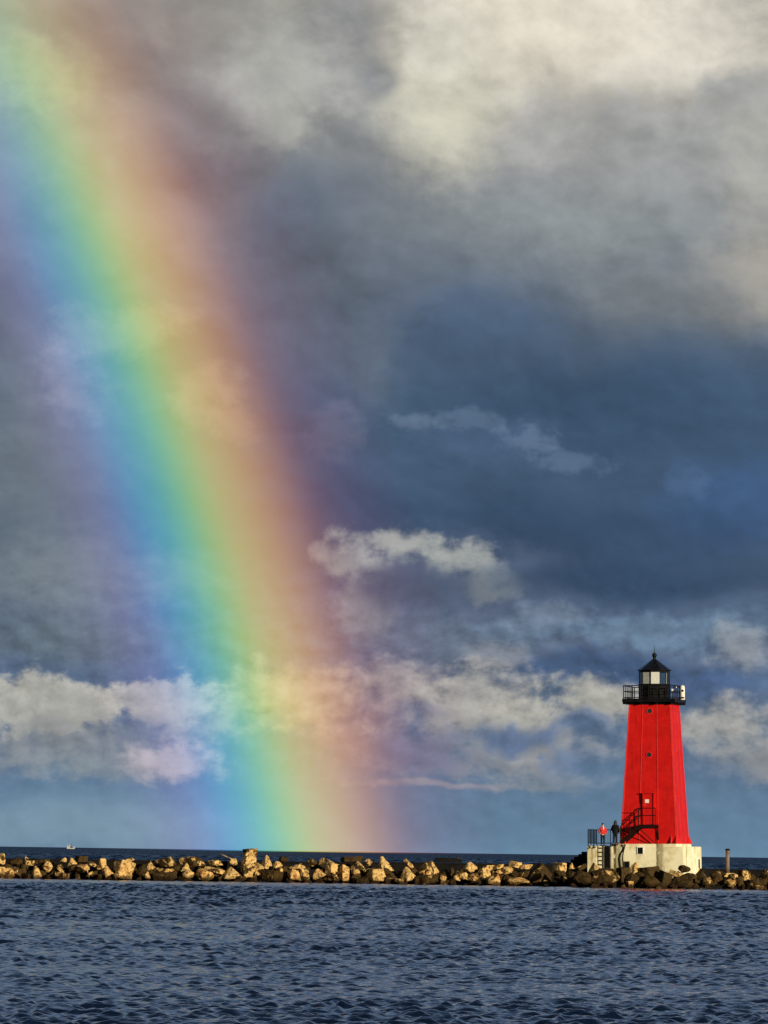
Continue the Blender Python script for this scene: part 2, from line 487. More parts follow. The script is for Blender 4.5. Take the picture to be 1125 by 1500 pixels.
def concrete_material():
    m = bpy.data.materials.new('cream_concrete'); m.use_nodes = True
    g = NT(m.node_tree); b = g.n['Principled BSDF']
    co = g.add('ShaderNodeTexCoord').outputs['Object']
    f = g.rng(g.noise(co, 0.9, 6.0, 0.62), .40, .70)
    col = g.mix(f, (.84, .79, .54, 1), (.58, .50, .27, 1))
    # brown-green runs of water down the wall: narrow columns broken up along their height
    run = g.noise(g.vmath('MULTIPLY', co, (1.35, 1.35, .10)), 1.0, 3.0, 0.55)
    fine = g.noise(g.vmath('MULTIPLY', co, (2.0, 2.0, 1.2)), 2.2, 5.0, 0.65)
    st = g.rng(g.math('MULTIPLY_ADD', g.math('SUBTRACT', fine, .5), .28, run), .60, .72)
    col = g.mix(g.math('MULTIPLY', st, .85), col, (.22, .17, .055, 1))
    sx = g.add('ShaderNodeSeparateXYZ'); g.put(sx.inputs[0], co)
    broken = g.noise(g.vmath('MULTIPLY', co, (1.5, 1.5, .9)), 2.4, 5.0, .65)
    for x0, w, a in ((-3.17, .16, 1.0), (-2.86, .45, .6), (.02, .13, .8), (.25, .34, .6), (2.2, .06, .5), (-4.9, .12, .5)):
        dx = g.math('ABSOLUTE', g.math('ADD', g.math('MULTIPLY_ADD', fine, .22, sx.outputs[0]), -x0 - .11))
        k = g.math('MULTIPLY', g.rng(dx, w, w * .25), g.rng(broken, .30, .50))
        col = g.mix(g.math('MULTIPLY', k, a), col, (.10, .068, .014, 1))
    sp = g.rng(g.noise(co, 5.0, 3.0, 0.6), .70, .76)
    col = g.mix(g.math('MULTIPLY', sp, .6), col, (.16, .11, .05, 1))
    wz = g.add('ShaderNodeSeparateXYZ'); g.put(wz.inputs[0], g.add('ShaderNodeNewGeometry').outputs['Position'])
    wet = g.rng(g.math('MULTIPLY_ADD', g.math('SUBTRACT', broken, .5), .8, wz.outputs[2]), 1.15, .75)
    col = g.mix(g.math('MULTIPLY', wet, .95), col, (.015, .011, .006, 1))
    g.put(b.inputs['Base Color'], col)
    b.inputs['Roughness'].default_value = 0.85
    b.inputs['Specular IOR Level'].default_value = 0.2
    bn = g.add('ShaderNodeBump'); bn.inputs['Strength'].default_value = .35; bn.inputs['Distance'].default_value = .03
    g.put(bn.inputs['Height'], g.noise(co, 4.0, 6.0, 0.65)); g.l.new(bn.outputs[0], b.inputs['Normal'])
    return m
M['concrete'] = concrete_material()
M['tar_and_shade'] = mottled('tar_and_shade_concrete', (.004, .0035, .003), (.009, .007, .005), 0.8, 0.85, 0.5, 3.0, 0.15)  # dark wall colour; also the painted shade of the concrete steps
M['step_concrete'] = mottled('weathered_concrete', (.10, .09, .07), (.06, .05, .04), 1.5, 0.9, 0.4, 5.0, 0.15)
M['rusty_steel'] = mottled('rusty_steel', (.19, .14, .10), (.07, .042, .028), 2.5, 0.6, 0.3, 8.0, 0.3, stretch=(1, 1, .5), rust=((.05, .03, .02), (1, 1, .4), .55, .65, 3.0))

def rock_material():
    """limestone; the object's own 'tone' says how much of it is dark lichen, stain and painted gap shade (0 clean .. 1 covered), 'rust' how orange"""
    m = bpy.data.materials.new('limestone_boulder'); m.use_nodes = True
    g = NT(m.node_tree); b = g.n['Principled BSDF']
    def attr(n):
        a = g.add('ShaderNodeAttribute'); a.attribute_type = 'OBJECT'; a.attribute_name = n
        return a.outputs['Fac']
    tone, rust = attr('tone'), attr('rust')
    tc = g.add('ShaderNodeTexCoord'); co = tc.outputs['Object']
    geo = g.add('ShaderNodeNewGeometry')
    sp = g.add('ShaderNodeSeparateXYZ'); g.put(sp.inputs[0], geo.outputs['Position'])
    w = geo.outputs['Position']
    n1 = g.noise(w, 1.6, 7.0, 0.62); n2 = g.noise(w, 5.5, 6.0, 0.65); n3 = g.noise(w, 2.6, 6.0, 0.6)
    base = g.mix(g.rng(n2, .3, .7), (.80, .55, .22, 1), (.56, .36, .12, 1))
    base = g.mix(g.math('MULTIPLY', g.rng(n3, .42, .66), rust), base, (.38, .13, .025, 1))
    pit = g.rng(n2, .53, .60)
    base = g.mix(g.math('MULTIPLY', pit, .75), base, (.085, .045, .014, 1))
    lich_shade = g.rng(g.math('ADD', n1, g.math('MULTIPLY_ADD', tone, .42, -.17)), .50, .57)
    base = g.mix(g.math('MULTIPLY', lich_shade, .92), base, g.mix(g.rng(n2, .4, .6), (.004, .003, .002, 1), (.017, .010, .0045, 1)))
    # band kept wet and weedy by the waves
    wet = g.rng(g.math('MULTIPLY_ADD', g.math('SUBTRACT', n1, .5), .8, sp.outputs[2]), .50, .18)
    base = g.mix(g.math('MULTIPLY', wet, .88), base, (.022, .012, .006, 1))
    g.put(b.inputs['Base Color'], base)
    g.put(b.inputs['Roughness'], g.math('MULTIPLY_ADD', wet, -.45, .88))
    b.inputs['Specular IOR Level'].default_value = 0.04
    bn = g.add('ShaderNodeBump'); bn.inputs['Strength'].default_value = 1.0; bn.inputs['Distance'].default_value = .22
    g.put(bn.inputs['Height'], g.noise(w, 3.2, 8.0, 0.68)); g.l.new(bn.outputs[0], b.inputs['Normal'])
    return m
M['rock'] = rock_material()

def glass_material(name='lantern_glass', sheen=0.0):
    m = bpy.data.materials.new(name); m.use_nodes = True
    g = NT(m.node_tree)
    for nd in list(g.n): g.n.remove(nd)
    out = g.add('ShaderNodeOutputMaterial')
    tr = g.add('ShaderNodeBsdfTransparent'); tr.inputs[0].default_value = (.95, .97, .94, 1)
    gl = g.add('ShaderNodeBsdfGlossy'); gl.inputs['Roughness'].default_value = .03; gl.inputs[0].default_value = (.9, .9, .9, 1)
    fr = g.add('ShaderNodeFresnel'); fr.inputs[0].default_value = 1.5
    mx = g.add('ShaderNodeMixShader'); g.put(mx.inputs[0], g.math('ADD', fr.outputs[0], .02))
    g.l.new(tr.outputs[0], mx.inputs[1]); g.l.new(gl.outputs[0], mx.inputs[2])
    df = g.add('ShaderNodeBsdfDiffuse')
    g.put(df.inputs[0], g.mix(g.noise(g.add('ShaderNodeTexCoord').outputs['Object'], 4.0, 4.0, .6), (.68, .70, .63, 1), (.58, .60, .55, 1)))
    m2 = g.add('ShaderNodeMixShader'); m2.inputs[0].default_value = sheen  # pale diffuse mix stands in for bright sky mirrored in the pane
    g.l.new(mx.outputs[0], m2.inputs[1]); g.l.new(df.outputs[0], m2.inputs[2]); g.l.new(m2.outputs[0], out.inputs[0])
    return m
M['glass'] = glass_material()
M['sheen_glass'] = glass_material('painted_sheen_glass', .82)

def water_material():
    m = bpy.data.materials.new('lake_water'); m.use_nodes = True
    g = NT(m.node_tree); b = g.n['Principled BSDF']
    b.inputs['Base Color'].default_value = (.003, .009, .026, 1)
    b.inputs['IOR'].default_value = 1.333
    geo = g.add('ShaderNodeNewGeometry'); p = geo.outputs['Position']
    sp = g.add('ShaderNodeSeparateXYZ'); g.put(sp.inputs[0], p)
    far = g.rng(sp.outputs[1], 385.0, 440.0)             # the open lake beyond the breakwater is rougher
    g.put(b.inputs['Roughness'], g.math('MULTIPLY_ADD', far, .22, .06))
    g.put(b.inputs['Specular IOR Level'], g.math('MULTIPLY_ADD', far, -.36, .5))
    q = g.vmath('MULTIPLY', p, (.8, 1.3, 1.0))
    h1 = g.math('ADD', g.noise(q, 6.0, 4.0, .6), g.math('MULTIPLY', g.noise(q, 1.6, 3.0, .55), 2.4))
    h2 = g.noise(q, .45, 3.0, .5)
    h = g.math('MULTIPLY_ADD', h2, g.math('MULTIPLY', far, 6.0), h1)
    bn = g.add('ShaderNodeBump'); bn.inputs['Distance'].default_value = .07
    lee = g.rng(sp.outputs[1], 335.0, 366.0, 1.0, .35)
    g.put(bn.inputs['Strength'], g.math('MULTIPLY_ADD', far, .45, g.math('MULTIPLY', lee, g.rng(sp.outputs[1], 110.0, 280.0, .40, .55))))
    g.put(bn.inputs['Height'], h); g.l.new(bn.outputs[0], b.inputs['Normal'])
    # steep wave fronts too small to model show the dark body of the open lake
    df = g.add('ShaderNodeBsdfDiffuse'); df.inputs[0].default_value = (.022, .052, .115, 1)
    lanes = g.noise(g.vmath('MULTIPLY', p, (.45, .030, 1.0)), 1.0, 5.0, .65)
    fc = g.math('MULTIPLY', far, g.rng(lanes, .42, .60, 1.0, .72))
    g.put(df.inputs[0], g.mix(g.rng(lanes, .40, .60), (.009, .024, .058, 1), (.045, .095, .175, 1)))
    mx = g.add('ShaderNodeMixShader'); g.put(mx.inputs[0], fc)
    out = g.n['Material Output']
    g.l.new(b.outputs[0], mx.inputs[1]); g.l.new(df.outputs[0], mx.inputs[2]); g.l.new(mx.outputs[0], out.inputs[0])
    return m
M['water'] = water_material()

# ------------------------------------------------------------------ water
def build_water():
    rng = np.random.RandomState(5)
    HALF = 8.0                                             # degrees either side that carry modelled waves
    r_near = [58.0]
    while r_near[-1] < 432.0:
        r_near.append(r_near[-1] + min(.00075 * r_near[-1], .125))
    r_far = [r_near[-1] + .3]
    while r_far[-1] < 26000:
        r_far.append(r_far[-1] * (1.0019 if r_far[-1] < 1800 else 1.012))
    r = np.array(r_near + r_far)
    sp_row = np.maximum(np.gradient(r), r * np.radians(2 * HALF) / 840)
    a = np.radians(np.linspace(-HALF, HALF, 840))
    rr, aa = np.meshgrid(r, a, indexing='ij')
    # uneven columns so that no radial pattern shows
    X = rr * np.sin(aa); Y = rr * np.cos(aa)
    H = np.zeros_like(X); DX = np.zeros_like(X); DY = np.zeros_like(X)
    X = X.astype(np.float32); Y = Y.astype(np.float32)
    H = np.zeros_like(X); DX = np.zeros_like(X); DY = np.zeros_like(X)
    def waves(n, l0, l1, slope, spread, fetch=None):
        for _ in range(n):
            l = l0 * (l1 / l0) ** rng.rand()
            k = 2 * np.pi / l
            th = np.radians(262 + rng.randn() * spread)
            A = slope * l / (2 * np.pi) * (0.6 + .8 * rng.rand())
            ph0 = rng.rand() * 6.283
            f = np.clip((l / (2.6 * sp_row) - 1) / .35, 0, 1)       # only where the sheet is fine enough to carry it
            if fetch: f = f * np.clip((r - fetch[0]) / (fetch[1] - fetch[0]), 0, 1)
            on = np.nonzero(f > 0)[0]
            if not len(on): continue
            s_ = slice(on[0], on[-1] + 1)
            ph = (k * np.cos(th)).astype(np.float32) * X[s_] + (k * np.sin(th)).astype(np.float32) * Y[s_] + np.float32(ph0)
            fa = (A * f[s_, None]).astype(np.float32)
            H[s_] += fa * np.sin(ph)
            cp = fa * np.cos(ph) * np.float32(.6)
            DX[s_] += cp * np.float32(np.cos(th)); DY[s_] += cp * np.float32(np.sin(th))
    waves(96, .19, .55, .046, 40)
    waves(60, .45, 1.2, .034, 34)
    waves(24, 1.2, 3.0, .009, 26)
    waves(44, .8, 1.9, .042, 28, (110, 260))
    waves(34, 2.0, 12.0, .060, 30, (385, 440))
    # gusts: patches of rougher and calmer water
    gust = np.zeros_like(X)
    for _ in range(14):
        l = 9 * 5 ** rng.rand(); th = rng.rand() * 6.283; k = 2 * np.pi / l
        gust += np.sin(k * (X * np.cos(th) * .6 + Y * np.sin(th)) + rng.rand() * 6.28)
    gust = np.clip(1 + .13 * gust / 2.0, .6, 1.5)
    shore = np.where(Y < 400, np.clip((371.5 - Y) / 70, .30, 1), 1)      # lee of the breakwater
    gust = gust * np.clip(.84 + .32 * (rr - 70) / 150, .84, 1.16)
    H *= gust * shore; DX *= gust * shore; DY *= gust * shore
    # calm rim where the fine sheet meets the coarse one
    edge = np.clip((np.radians(HALF) - np.abs(aa)) / np.radians(.25), 0, 1) * np.clip((rr - 58) / 2, 0, 1)
    X2 = X + DX * edge; Y2 = Y + DY * edge; Z = H * edge
    nr, na = X.shape
    co = np.stack([X2, Y2, Z], -1).reshape(-1, 3)
    i, j = np.meshgrid(np.arange(nr - 1), np.arange(na - 1), indexing='ij')
    q = (i * na + j)
    faces = np.stack([q, q + na, q + na + 1, q + 1], -1).reshape(-1, 4)[:, ::-1]
    # the rest of the lake: plain sheet round the camera
    extra = []; ex_f = []
    b0 = len(co)
    rs = [4.0, 58.0, 150.0, 432.0, 2000.0, 26000.0]
    angs = np.concatenate([np.radians(np.linspace(HALF, 360 - HALF, 40))])
    for R_ in rs:
        for t in angs: extra.append((R_ * math.sin(t), R_ * math.cos(t), 0))
    n = len(angs)
    for u in range(len(rs) - 1):
        for v in range(n - 1):
            p = b0 + u * n + v
            ex_f.append((p, p + 1, p + n + 1, p + n))
    b1 = b0 + len(extra)
    ts = np.radians(np.linspace(-HALF, HALF, 8))
    for R_ in (4.0, 58.0):
        for t in ts: extra.append((R_ * math.sin(t), R_ * math.cos(t), 0))
    for v in range(7):
        p = b1 + v
        ex_f.append((p, p + 1, p + 9, p + 8))
    co = np.concatenate([co, np.array(extra)])
    ex = np.array(ex_f)[:, ::-1]
    faces = np.concatenate([faces, ex])
    me = bpy.data.meshes.new('water')
    me.vertices.add(len(co)); me.vertices.foreach_set('co', co.astype(np.float32).ravel())
    me.loops.add(faces.size); me.loops.foreach_set('vertex_index', faces.astype(np.int32).ravel())
    me.polygons.add(len(faces))
    me.polygons.foreach_set('loop_start', np.arange(0, faces.size, 4, dtype=np.int32))
    me.polygons.foreach_set('use_smooth', np.ones(len(faces), dtype=bool))
    me.update(calc_edges=True)
    # all faces must look up
    nz = np.zeros(len(faces) * 3, dtype=np.float32); me.polygons.foreach_get('normal', nz)
    if nz[2::3].mean() < 0: me.flip_normals()
    me.materials.append(M['water'])
    o = bpy.data.objects.new('water', me); COL.objects.link(o)
    tag(o, 'choppy dark blue lake water', kind='structure')
build_water()

# ------------------------------------------------------------------ lighthouse
S = 7160.0 / 376.0                     # photograph pixels per metre at the tower
PHI = R(15.2)                          # the tower is turned a little: its right-hand face shows
TY = 376.0
def lz(py): return (1300.0 - py) / S   # height above the foot of the concrete base
def lx(px): return (px - 960.0) / S
def sq(h, z, rot=-PHI, cx=0, cy=0):
    """square ring, half side h"""
    c, s = math.cos(rot), math.sin(rot)
    return [(cx + c * x - s * y, cy + s * x + c * y, z) for x, y in ((-h, -h), (h, -h), (h, h), (-h, h))]
RZ = Matrix.Rotation(-PHI, 3, 'Z')
def tw(x, y, z):                       # tower frame (x along the front face, y inward) to lighthouse frame
    v = RZ @ Vector((x, y, 0)); return Vector((v.x, v.y, z))

foot = at(959.3, 1300, TY)
LR = (Matrix.Rotation(-ROLL, 4, 'Y'))  # stands square to the picture's edge, as the photograph has it
def light_empty(name, px, py, dy=0.0):
    o = empty(name, at(px, py, TY + dy)); o.rotation_euler = (0, ROLL * 0, 0); return o

lh = empty('lighthouse', foot)
lh.rotation_euler = (0, -ROLL, 0)
tag(lh, 'tall red four-sided tapering lighthouse with black lantern on a cream concrete base', 'lighthouse')

ZB, ZT = lz(1236.5), lz(1030.5)        # shaft foot and top
HB, HT = 2.240, 1.63
def half(z): return HB + (HT - HB) * (z - ZB) / (ZT - ZB)
def face_front(u, z, out=0.0):         # point on the front face: u across (-1..1), out = proud of the wall
    h = half(z); return tw(u * h, -h - out, z)
def face_right(u, z, out=0.0):
    h = half(z); return tw(h + out, u * h, z)

def build_lighthouse():
    # ---- concrete base: main block, landing block to the left, recess with the ladder between
    mb = MB()
    c, s = math.cos(PHI), math.sin(PHI)
    fy = -3.05                          # front face of the base in the tower frame
    def fx(px): return ((px - 960.0) / S - fy * s) / c      # picture column to distance along the front face
    x892, x997, x874, x859 = fx(891), fx(1000), fx(874), fx(859.5)
    zt, zl = lz(1240.5), lz(1239.0)
    z0 = -0.3
    def rounded(x0, x1, y0, y1, r, z, n=4, only=None):
        pts = []
        for (cx, cy, a0) in ((x0 + r, y0 + r, 180), (x1 - r, y0 + r, 270), (x1 - r, y1 - r, 0), (x0 + r, y1 - r, 90)):
            for i in range(n + 1):
                a = R(a0 + 90 * i / n); pts.append(tw(cx + r * math.cos(a), cy + r * math.sin(a), z))
        return pts
    depth = 6.4
    g = .10
    mb.loft([rounded(x892 - .0, x997 + .05, fy - g * 0, fy + depth, .22, z0), rounded(x892, x997, fy, fy + depth, .22, zt - .06), rounded(x892 + .05, x997 - .05, fy + .05, fy + depth - .05, .20, zt)])
    mb.loft([rounded(x859, x874, fy, fy + 4.2, .06, z0), rounded(x859, x874, fy, fy + 4.2, .06, zl - .04), rounded(x859 + .03, x874 - .02, fy + .03, fy + 4.17, .05, zl)])
    x883 = fx(883.6)
    mb.loft([rounded(x874 - .02, x883, fy + .13, fy + 4.1, .02, z0), rounded(x874 - .02, x883, fy + .13, fy + 4.1, .02, zl - .03)])
    mb.loft([rounded(x883 - .02, x892 + .10, fy + 2.9, fy + 4.1, .02, z0), rounded(x883 - .02, x892 + .10, fy + 2.9, fy + 4.1, .02, zl - .035)])
    base = mb.build('concrete_base', M['concrete'], lh)
    # upper slab the shaft stands on
    mb = MB()
    xs = ((-66.5) / S - (fy + .12) * s) / c
    mb.loft([rounded(xs, HB + .14, fy + .12, HB + .2, .12, zt - .05), rounded(xs, HB + .14, fy + .12, HB + .2, .12, ZB - .03), rounded(xs + .03, HB + .11, fy + .15, HB + .17, .10, ZB)])
    mb.build('footing_slab', M['concrete'], lh)
    # openings in the base
    for px, py, w, h in ((936.0, 1246.5, .42, .50), (916.5, 1268.5, .38, .62)):
        x = fx(px)
        fr = MB()
        z = lz(py)
        for dx, dz, ww, hh in ((-w / 2 - .02, 0, .05, h + .09), (w / 2 + .02, 0, .05, h + .09), (0, h / 2 + .02, w, .05), (0, -h / 2 - .02, w, .05)):
            fr.box(tw(x + dx, fy - .015, z + dz), (ww, .07, hh), RZ)
        o = fr.build('base_opening', M['white'] if px > 930 else M['step_concrete'], lh)
        MB().box(tw(x, fy - .004, z), (w - .002, .02, h - .002), RZ).build('dark_pane', M['opening'], o)
    MB().box(tw((x883 + x892) / 2 + .005, fy + .62, (z0 + zl - .08) / 2), (x892 - x883 - .01, 1.0, zl - .08 - z0), RZ).build('slot_shade', M['opening'], lh)  # black box standing in for the deep shade inside the slot
    # ladder in the recess
    ld = MB()
    xl0, xl1 = fx(875.2), fx(883.6)
    yl = fy + .05
    for x in (xl0, xl1):
        ld.bar(tw(x, yl, .6), tw(x, yl, zl + .05), .035, 6)
    for py in (1242.5, 1248.5, 1254.5, 1260.5, 1266.5, 1272.5):
        ld.box(tw((xl0 + xl1) / 2, yl, lz(py)), (xl1 - xl0, .10, .085), RZ)
    ld.build('ladder', M['step_concrete'], lh)
    # cable hanging down the wall and a pole on the lit side
    cb = MB()
    cb.tube([tw(fx(px), fy - .04, lz(py)) for px, py in ((914, 1237), (911.5, 1246), (908, 1251), (906.3, 1257), (906.8, 1264), (908, 1271))], .05, 6)
    cb.tube([tw(fx(px), fy - .03, lz(py)) for px, py in ((915.5, 1237), (912.8, 1246), (911.2, 1255), (911.8, 1271))], .02, 5)
    cb.build('cable', M['rail_black'], lh)
    mb = MB(); xr = x997 + .10
    mb.bar(tw(xr, fy + 4.9, lz(1275)), tw(xr, fy + 4.9, lz(1259)), .05, 6)
    mb.build('side_pole', M['rail_black'], lh)
    # sloping apron at the right foot of the base
    mb = MB()
    mb.loft([[tw(x997 - .2, fy + 4.6, .6), tw(x997 + .75, fy + 4.6, .6), tw(x997 + .75, fy + 5.0, .6), tw(x997 - .2, fy + 5.0, .6)],
             [tw(x997 - .2, fy + 4.6, 1.55), tw(x997 + .02, fy + 4.6, 1.55), tw(x997 + .02, fy + 5.0, 1.55), tw(x997 - .2, fy + 5.0, 1.55)]])
    mb.build('buttress', M['concrete'], lh)

    # ---- shaft
    mb = MB()
    mb.loft([sq(half(z), z) for z in [ZB + (ZT - ZB) * i / 6 for i in range(7)]])
    shaft = mb.build('tower_shaft', M['red'], lh)
    ribs = MB()
    def rib(fn, u, w=.05, t=.028):
        rings = []
        for z in (ZB + .02, ZT - .02):
            h = half(z)
            rings.append([fn(u - w / 2 / h, z, t), fn(u + w / 2 / h, z, t), fn(u + w / 2 / h, z, -.03), fn(u - w / 2 / h, z, -.03)])
        ribs.loft(rings)
    for u in (-.335, .335):
        rib(face_front, u); rib(face_right, u)
    for u in (-.965, .965):
        rib(face_front, u, .10, .018); rib(face_right, u, .10, .018)
    for k, fn in ((0, face_front), (1, face_right)):      # horizontal plate laps
        for i in range(1, 6):
            z = ZB + (ZT - ZB) * i / 6
            a, b = fn(-.97, z, .004), fn(.97, z, .004)
            ribs.bar(a, b, .008, 5)
    ribs.build('plate_seams', M['red_trim'], shaft)
    # base gussets at the corners
    for fn, u in ((face_front, .80), (face_front, .98), (face_front, -.98), (face_right, -.9), (face_right, .95), (face_front, -.80)):
        gs = MB(); zt_ = ZB + .72
        p = [fn(u, ZB + .01, -.02), fn(u, ZB + .01, .27), fn(u, ZB + .08, .27), fn(u, zt_, -.02)]
        n_ = (p[1] - p[0]).cross(Vector((0, 0, 1))).normalized() * .03
        gs.loft([[q - n_ for q in p], [q + n_ for q in p]])
        gs.build('gusset', M['red_trim'], shaft)
    # portholes
    ax = (RZ @ Vector((0, -1, 0)))
    for fn, axis, lst in ((face_front, Vector((0, -1, 0)), ((951.7, 1043.2), (950.3, 1107.0))), (face_right, Vector((1, 0, 0)), ((988.9, 1043), (992, 1107), (989.0, 1154)))):
        for px, py in lst:
            z = lz(py); h = half(z)
            if fn is face_front: u = ((px - 960) / S + h * s) / (h * c)
            else: u = ((px - 960) / S - h * c) / (h * s)
            d = (RZ @ axis).normalized()
            rr = .19 if py < 1150 else .15
            rim = MB()
            q = d.to_track_quat('Z', 'Y').to_matrix()
            o_ = fn(u, z, 0)
            n = 16
            rings = []
            for r_, t in ((rr + .045, -.05), (rr + .045, .05), (rr, .05), (rr, -.02)):
                rings.append([o_ + q @ Vector((r_ * math.cos(2 * math.pi * i / n), r_ * math.sin(2 * math.pi * i / n), t)) for i in range(n)])
            rim.loft(rings, cap=False)
            po = rim.build('porthole', M['red_trim'], shaft)
            dk = MB(); dk.bar(o_ - d * .03, o_ + d * .012, rr - .002, 16); dk.build('porthole_glass', M['boat_glass'], po)

    # ---- doorway box standing out of the sloping wall
    zd0, zd1 = lz(1208.5), lz(1163.5)
    hb0 = half(zd0)
    def fu(px, z, yy): return ((px - 960) / S - yy * s) / c
    yb = -hb0 - .10                      # plane of the door front
    xd0, xd1 = fu(940.3, zd0, yb), fu(957.2, zd0, yb)
    mb = MB()
    t = .09
    mb.box(tw(xd0 + t / 2, yb + .26, (zd0 + zd1) / 2), (t, .52, zd1 - zd0), RZ)
    mb.box(tw(xd1 - t / 2, yb + .26, (zd0 + zd1) / 2), (t, .52, zd1 - zd0), RZ)
    mb.box(tw((xd0 + xd1) / 2, yb + .235, zd1 + .03), (xd1 - xd0 + .14, .61, .07), RZ)
    frame = mb.build('door_frame', M['red'], lh)
    door = MB().box(tw((xd0 + xd1) / 2, yb + .10, (zd0 + zd1) / 2 + .02), (xd1 - xd0 - 2 * t - .004, .08, zd1 - zd0 - .04), RZ)
    for zz in (.28, .72):
        pass
    dr = door.build('door', M['red'], lh)
    MB().box(tw(fu(946.5, 0, yb), yb + .045, lz(1174.5)), (.30, .03, .27), RZ).build('notice_plate', M['sign_white'], dr)
    MB().box(tw(fu(943.2, 0, yb), yb + .03, lz(1180.5)), (.09, .08, .12), RZ).build('handle', M['red_trim'], dr)

    # ---- stair and landing
    st = MB()
    yo = -hb0 - 1.25                     # outer edge of the landing
    yi = -hb0 - .07
    xa, xb = fu(932.5, 0, yo), fu(957.5, 0, yo)
    zl_ = lz(1208.5)
    st.box(tw((xa + xb) / 2, (yo + yi) / 2, zl_ - .05), (xb - xa, yi - yo, .09), RZ)
    for y in (yo + .04, yi - .06):
        st.box(tw((xa + xb) / 2, y, zl_ - .17), (xb - xa, .06, .20), RZ)
    xf = fu(907.5, 0, yo); zf = ZB + .05
    n = 8
    for y in (yo + .04, yi - .06):       # stringers
        a = tw(xa + .05, y, zl_ - .16); b = tw(xf, y, zf + .02)
        d = (a - b); L = d.length
        rot = Matrix((d.normalized(), (RZ @ Vector((0, 1, 0))), d.normalized().cross(RZ @ Vector((0, 1, 0))))).transposed()
        st.box((a + b) / 2, (L, .06, .26), rot)
    for i in range(1, n):
        f = i / n
        st.box(tw(xa + (xf - xa) * f, (yo + yi) / 2, zl_ + (zf - zl_) * f), (.26, yi - yo - .14, .05), RZ)
    # struts under the landing
    st.bar(tw(xb - .03, yo + .05, zl_ - .2), tw(fu(959.5, 0, -hb0 - .3), -hb0 - .35, ZB + .02), .045, 6)
    st.bar(tw(xa + .02, yo + .05, zl_ - .25), tw(fu(958.5, 0, -hb0 - .3), -hb0 - .38, ZB + .04), .035, 6)
    st.bar(tw(xb - .03, yi - .1, zl_ - .2), tw(xb, -half(ZB) - .04, ZB + .3), .04, 6)
    stair = st.build('stair', M['stair_iron'], lh)
    rl = MB()
    for y in (yo + .03,):
        for dz in (.68, 1.24):
            pts = [tw(xb - .02, y, zl_ + dz), tw(xa + .05, y, zl_ + dz), tw(xa - .25, y, zl_ + dz - .12), tw(fu(917, 0, y), y, zf + .50 + dz), tw(xf - .05, y, zf + dz)]
            rl.tube(pts, .034, 6)
        for x, zb_, zt_ in ((xb - .03, zl_, zl_ + 1.24), (xa + .04, zl_, zl_ + 1.24), (fu(921, 0, y), zf + .62, zf + 1.95), (xf, zf, zf + 1.25)):
            rl.bar(tw(x, y, zb_), tw(x + (.0 if zb_ > zf + .7 else -.03), y, zt_), .042, 6)
    y = yi - .10
    for dz in (.72, 1.28):
        rl.tube([tw(xa + .05, y, zl_ + dz), tw(fu(917, 0, y), y, zf + .50 + dz), tw(xf - .05, y, zf + dz)], .03, 6)
    rl.bar(tw(xf, y, zf), tw(xf, y, zf + 1.28), .036, 6)
    rl.build('handrail', M['stair_iron'], stair)

    # ---- gallery
    zg0, zg1 = lz(1030.5), lz(1025.2)
    hg = 4.13 / 2
    mb = MB()
    mb.loft([sq(HT + .10, zg0 - .16), sq(HT + .10, zg0)])
    mb.loft([sq(hg, zg0 + .002), sq(hg, zg1)])
    for k in range(4):
        q = Matrix.Rotation(k * math.pi / 2, 3, 'Z')
        for u in (-.92, -.31, .31, .92):
            p = q @ Vector((u * hg * .95, -hg + .20, 0)); w_ = tw(p.x, p.y, zg0 - .07)
            mb.box(w_, (.12, .40, .14) if k % 2 == 0 else (.40, .12, .14), RZ)
    mb.build('gallery_deck', M['black'], lh)
    rl = MB()
    zr = lz(1006.2); hr = hg - .09
    for k in range(4):
        q = Matrix.Rotation(k * math.pi / 2, 3, 'Z')
        def P_(x, y, z): v = q @ Vector((x, y, 0)); return tw(v.x, v.y, z)
        for z in (zr, (zr + zg1) / 2 + .06, zg1 + .09):
            rl.bar(P_(-hr, -hr, z), P_(hr, -hr, z), .03 if z != zr else .036, 6)
        for i in range(6):
            x = -hr + 2 * hr * i / 6
            rl.bar(P_(x, -hr, zg1), P_(x, -hr, zr + .02), .033 if i else .042, 6)
    rl.build('gallery_railing', M['rail_black'], lh)

    # ---- watch room, lantern, roof
    cxl = lx(960.6); n10 = 10; ph = R(-90) + R(18)
    Rl = 22.9 / S
    mb = MB()
    mb.lathe([(Rl + .04, zg1), (Rl + .04, zg1 + .08), (Rl, zg1 + .10), (Rl, lz(1004.2)), (Rl + .05, lz(1004.0)), (Rl + .05, lz(1003.0))], n10, (cxl, 0, 0), False, ph)
    for i in range(n10):
        a = ph + 2 * math.pi * i / n10
        mb.bar((cxl + (Rl + .005) * math.cos(a), (Rl + .005) * math.sin(a), zg1 + .1), (cxl + (Rl + .005) * math.cos(a), (Rl + .005) * math.sin(a), lz(1004.3)), .022, 5)
    watch = mb.build('watch_room', M['black'], lh)
    a0, a1 = R(-90 + 7), R(-90 + 12)
    MB().bar((cxl + .12, -Rl * .962, zg1 + .35), (cxl + .12, -Rl * .962, lz(1006.5)), .022, 6).build('door_handle', M['white'], watch)
    zg, ze = lz(1003.0), lz(985.2)
    fr = MB()
    for i in range(n10):
        a = ph + 2 * math.pi * i / n10
        p = Vector((cxl + Rl * .975 * math.cos(a), Rl * .975 * math.sin(a), 0))
        fr.bar(p + Vector((0, 0, zg)), p + Vector((0, 0, ze)), .030, 6)
    fr.lathe([(Rl * .99, ze - .04), (Rl * .99, ze), (Rl * .9, ze), (Rl * .9, ze - .04)], n10, (cxl, 0, 0), False, ph)
    fr.build('lantern_frame', M['black'], lh)
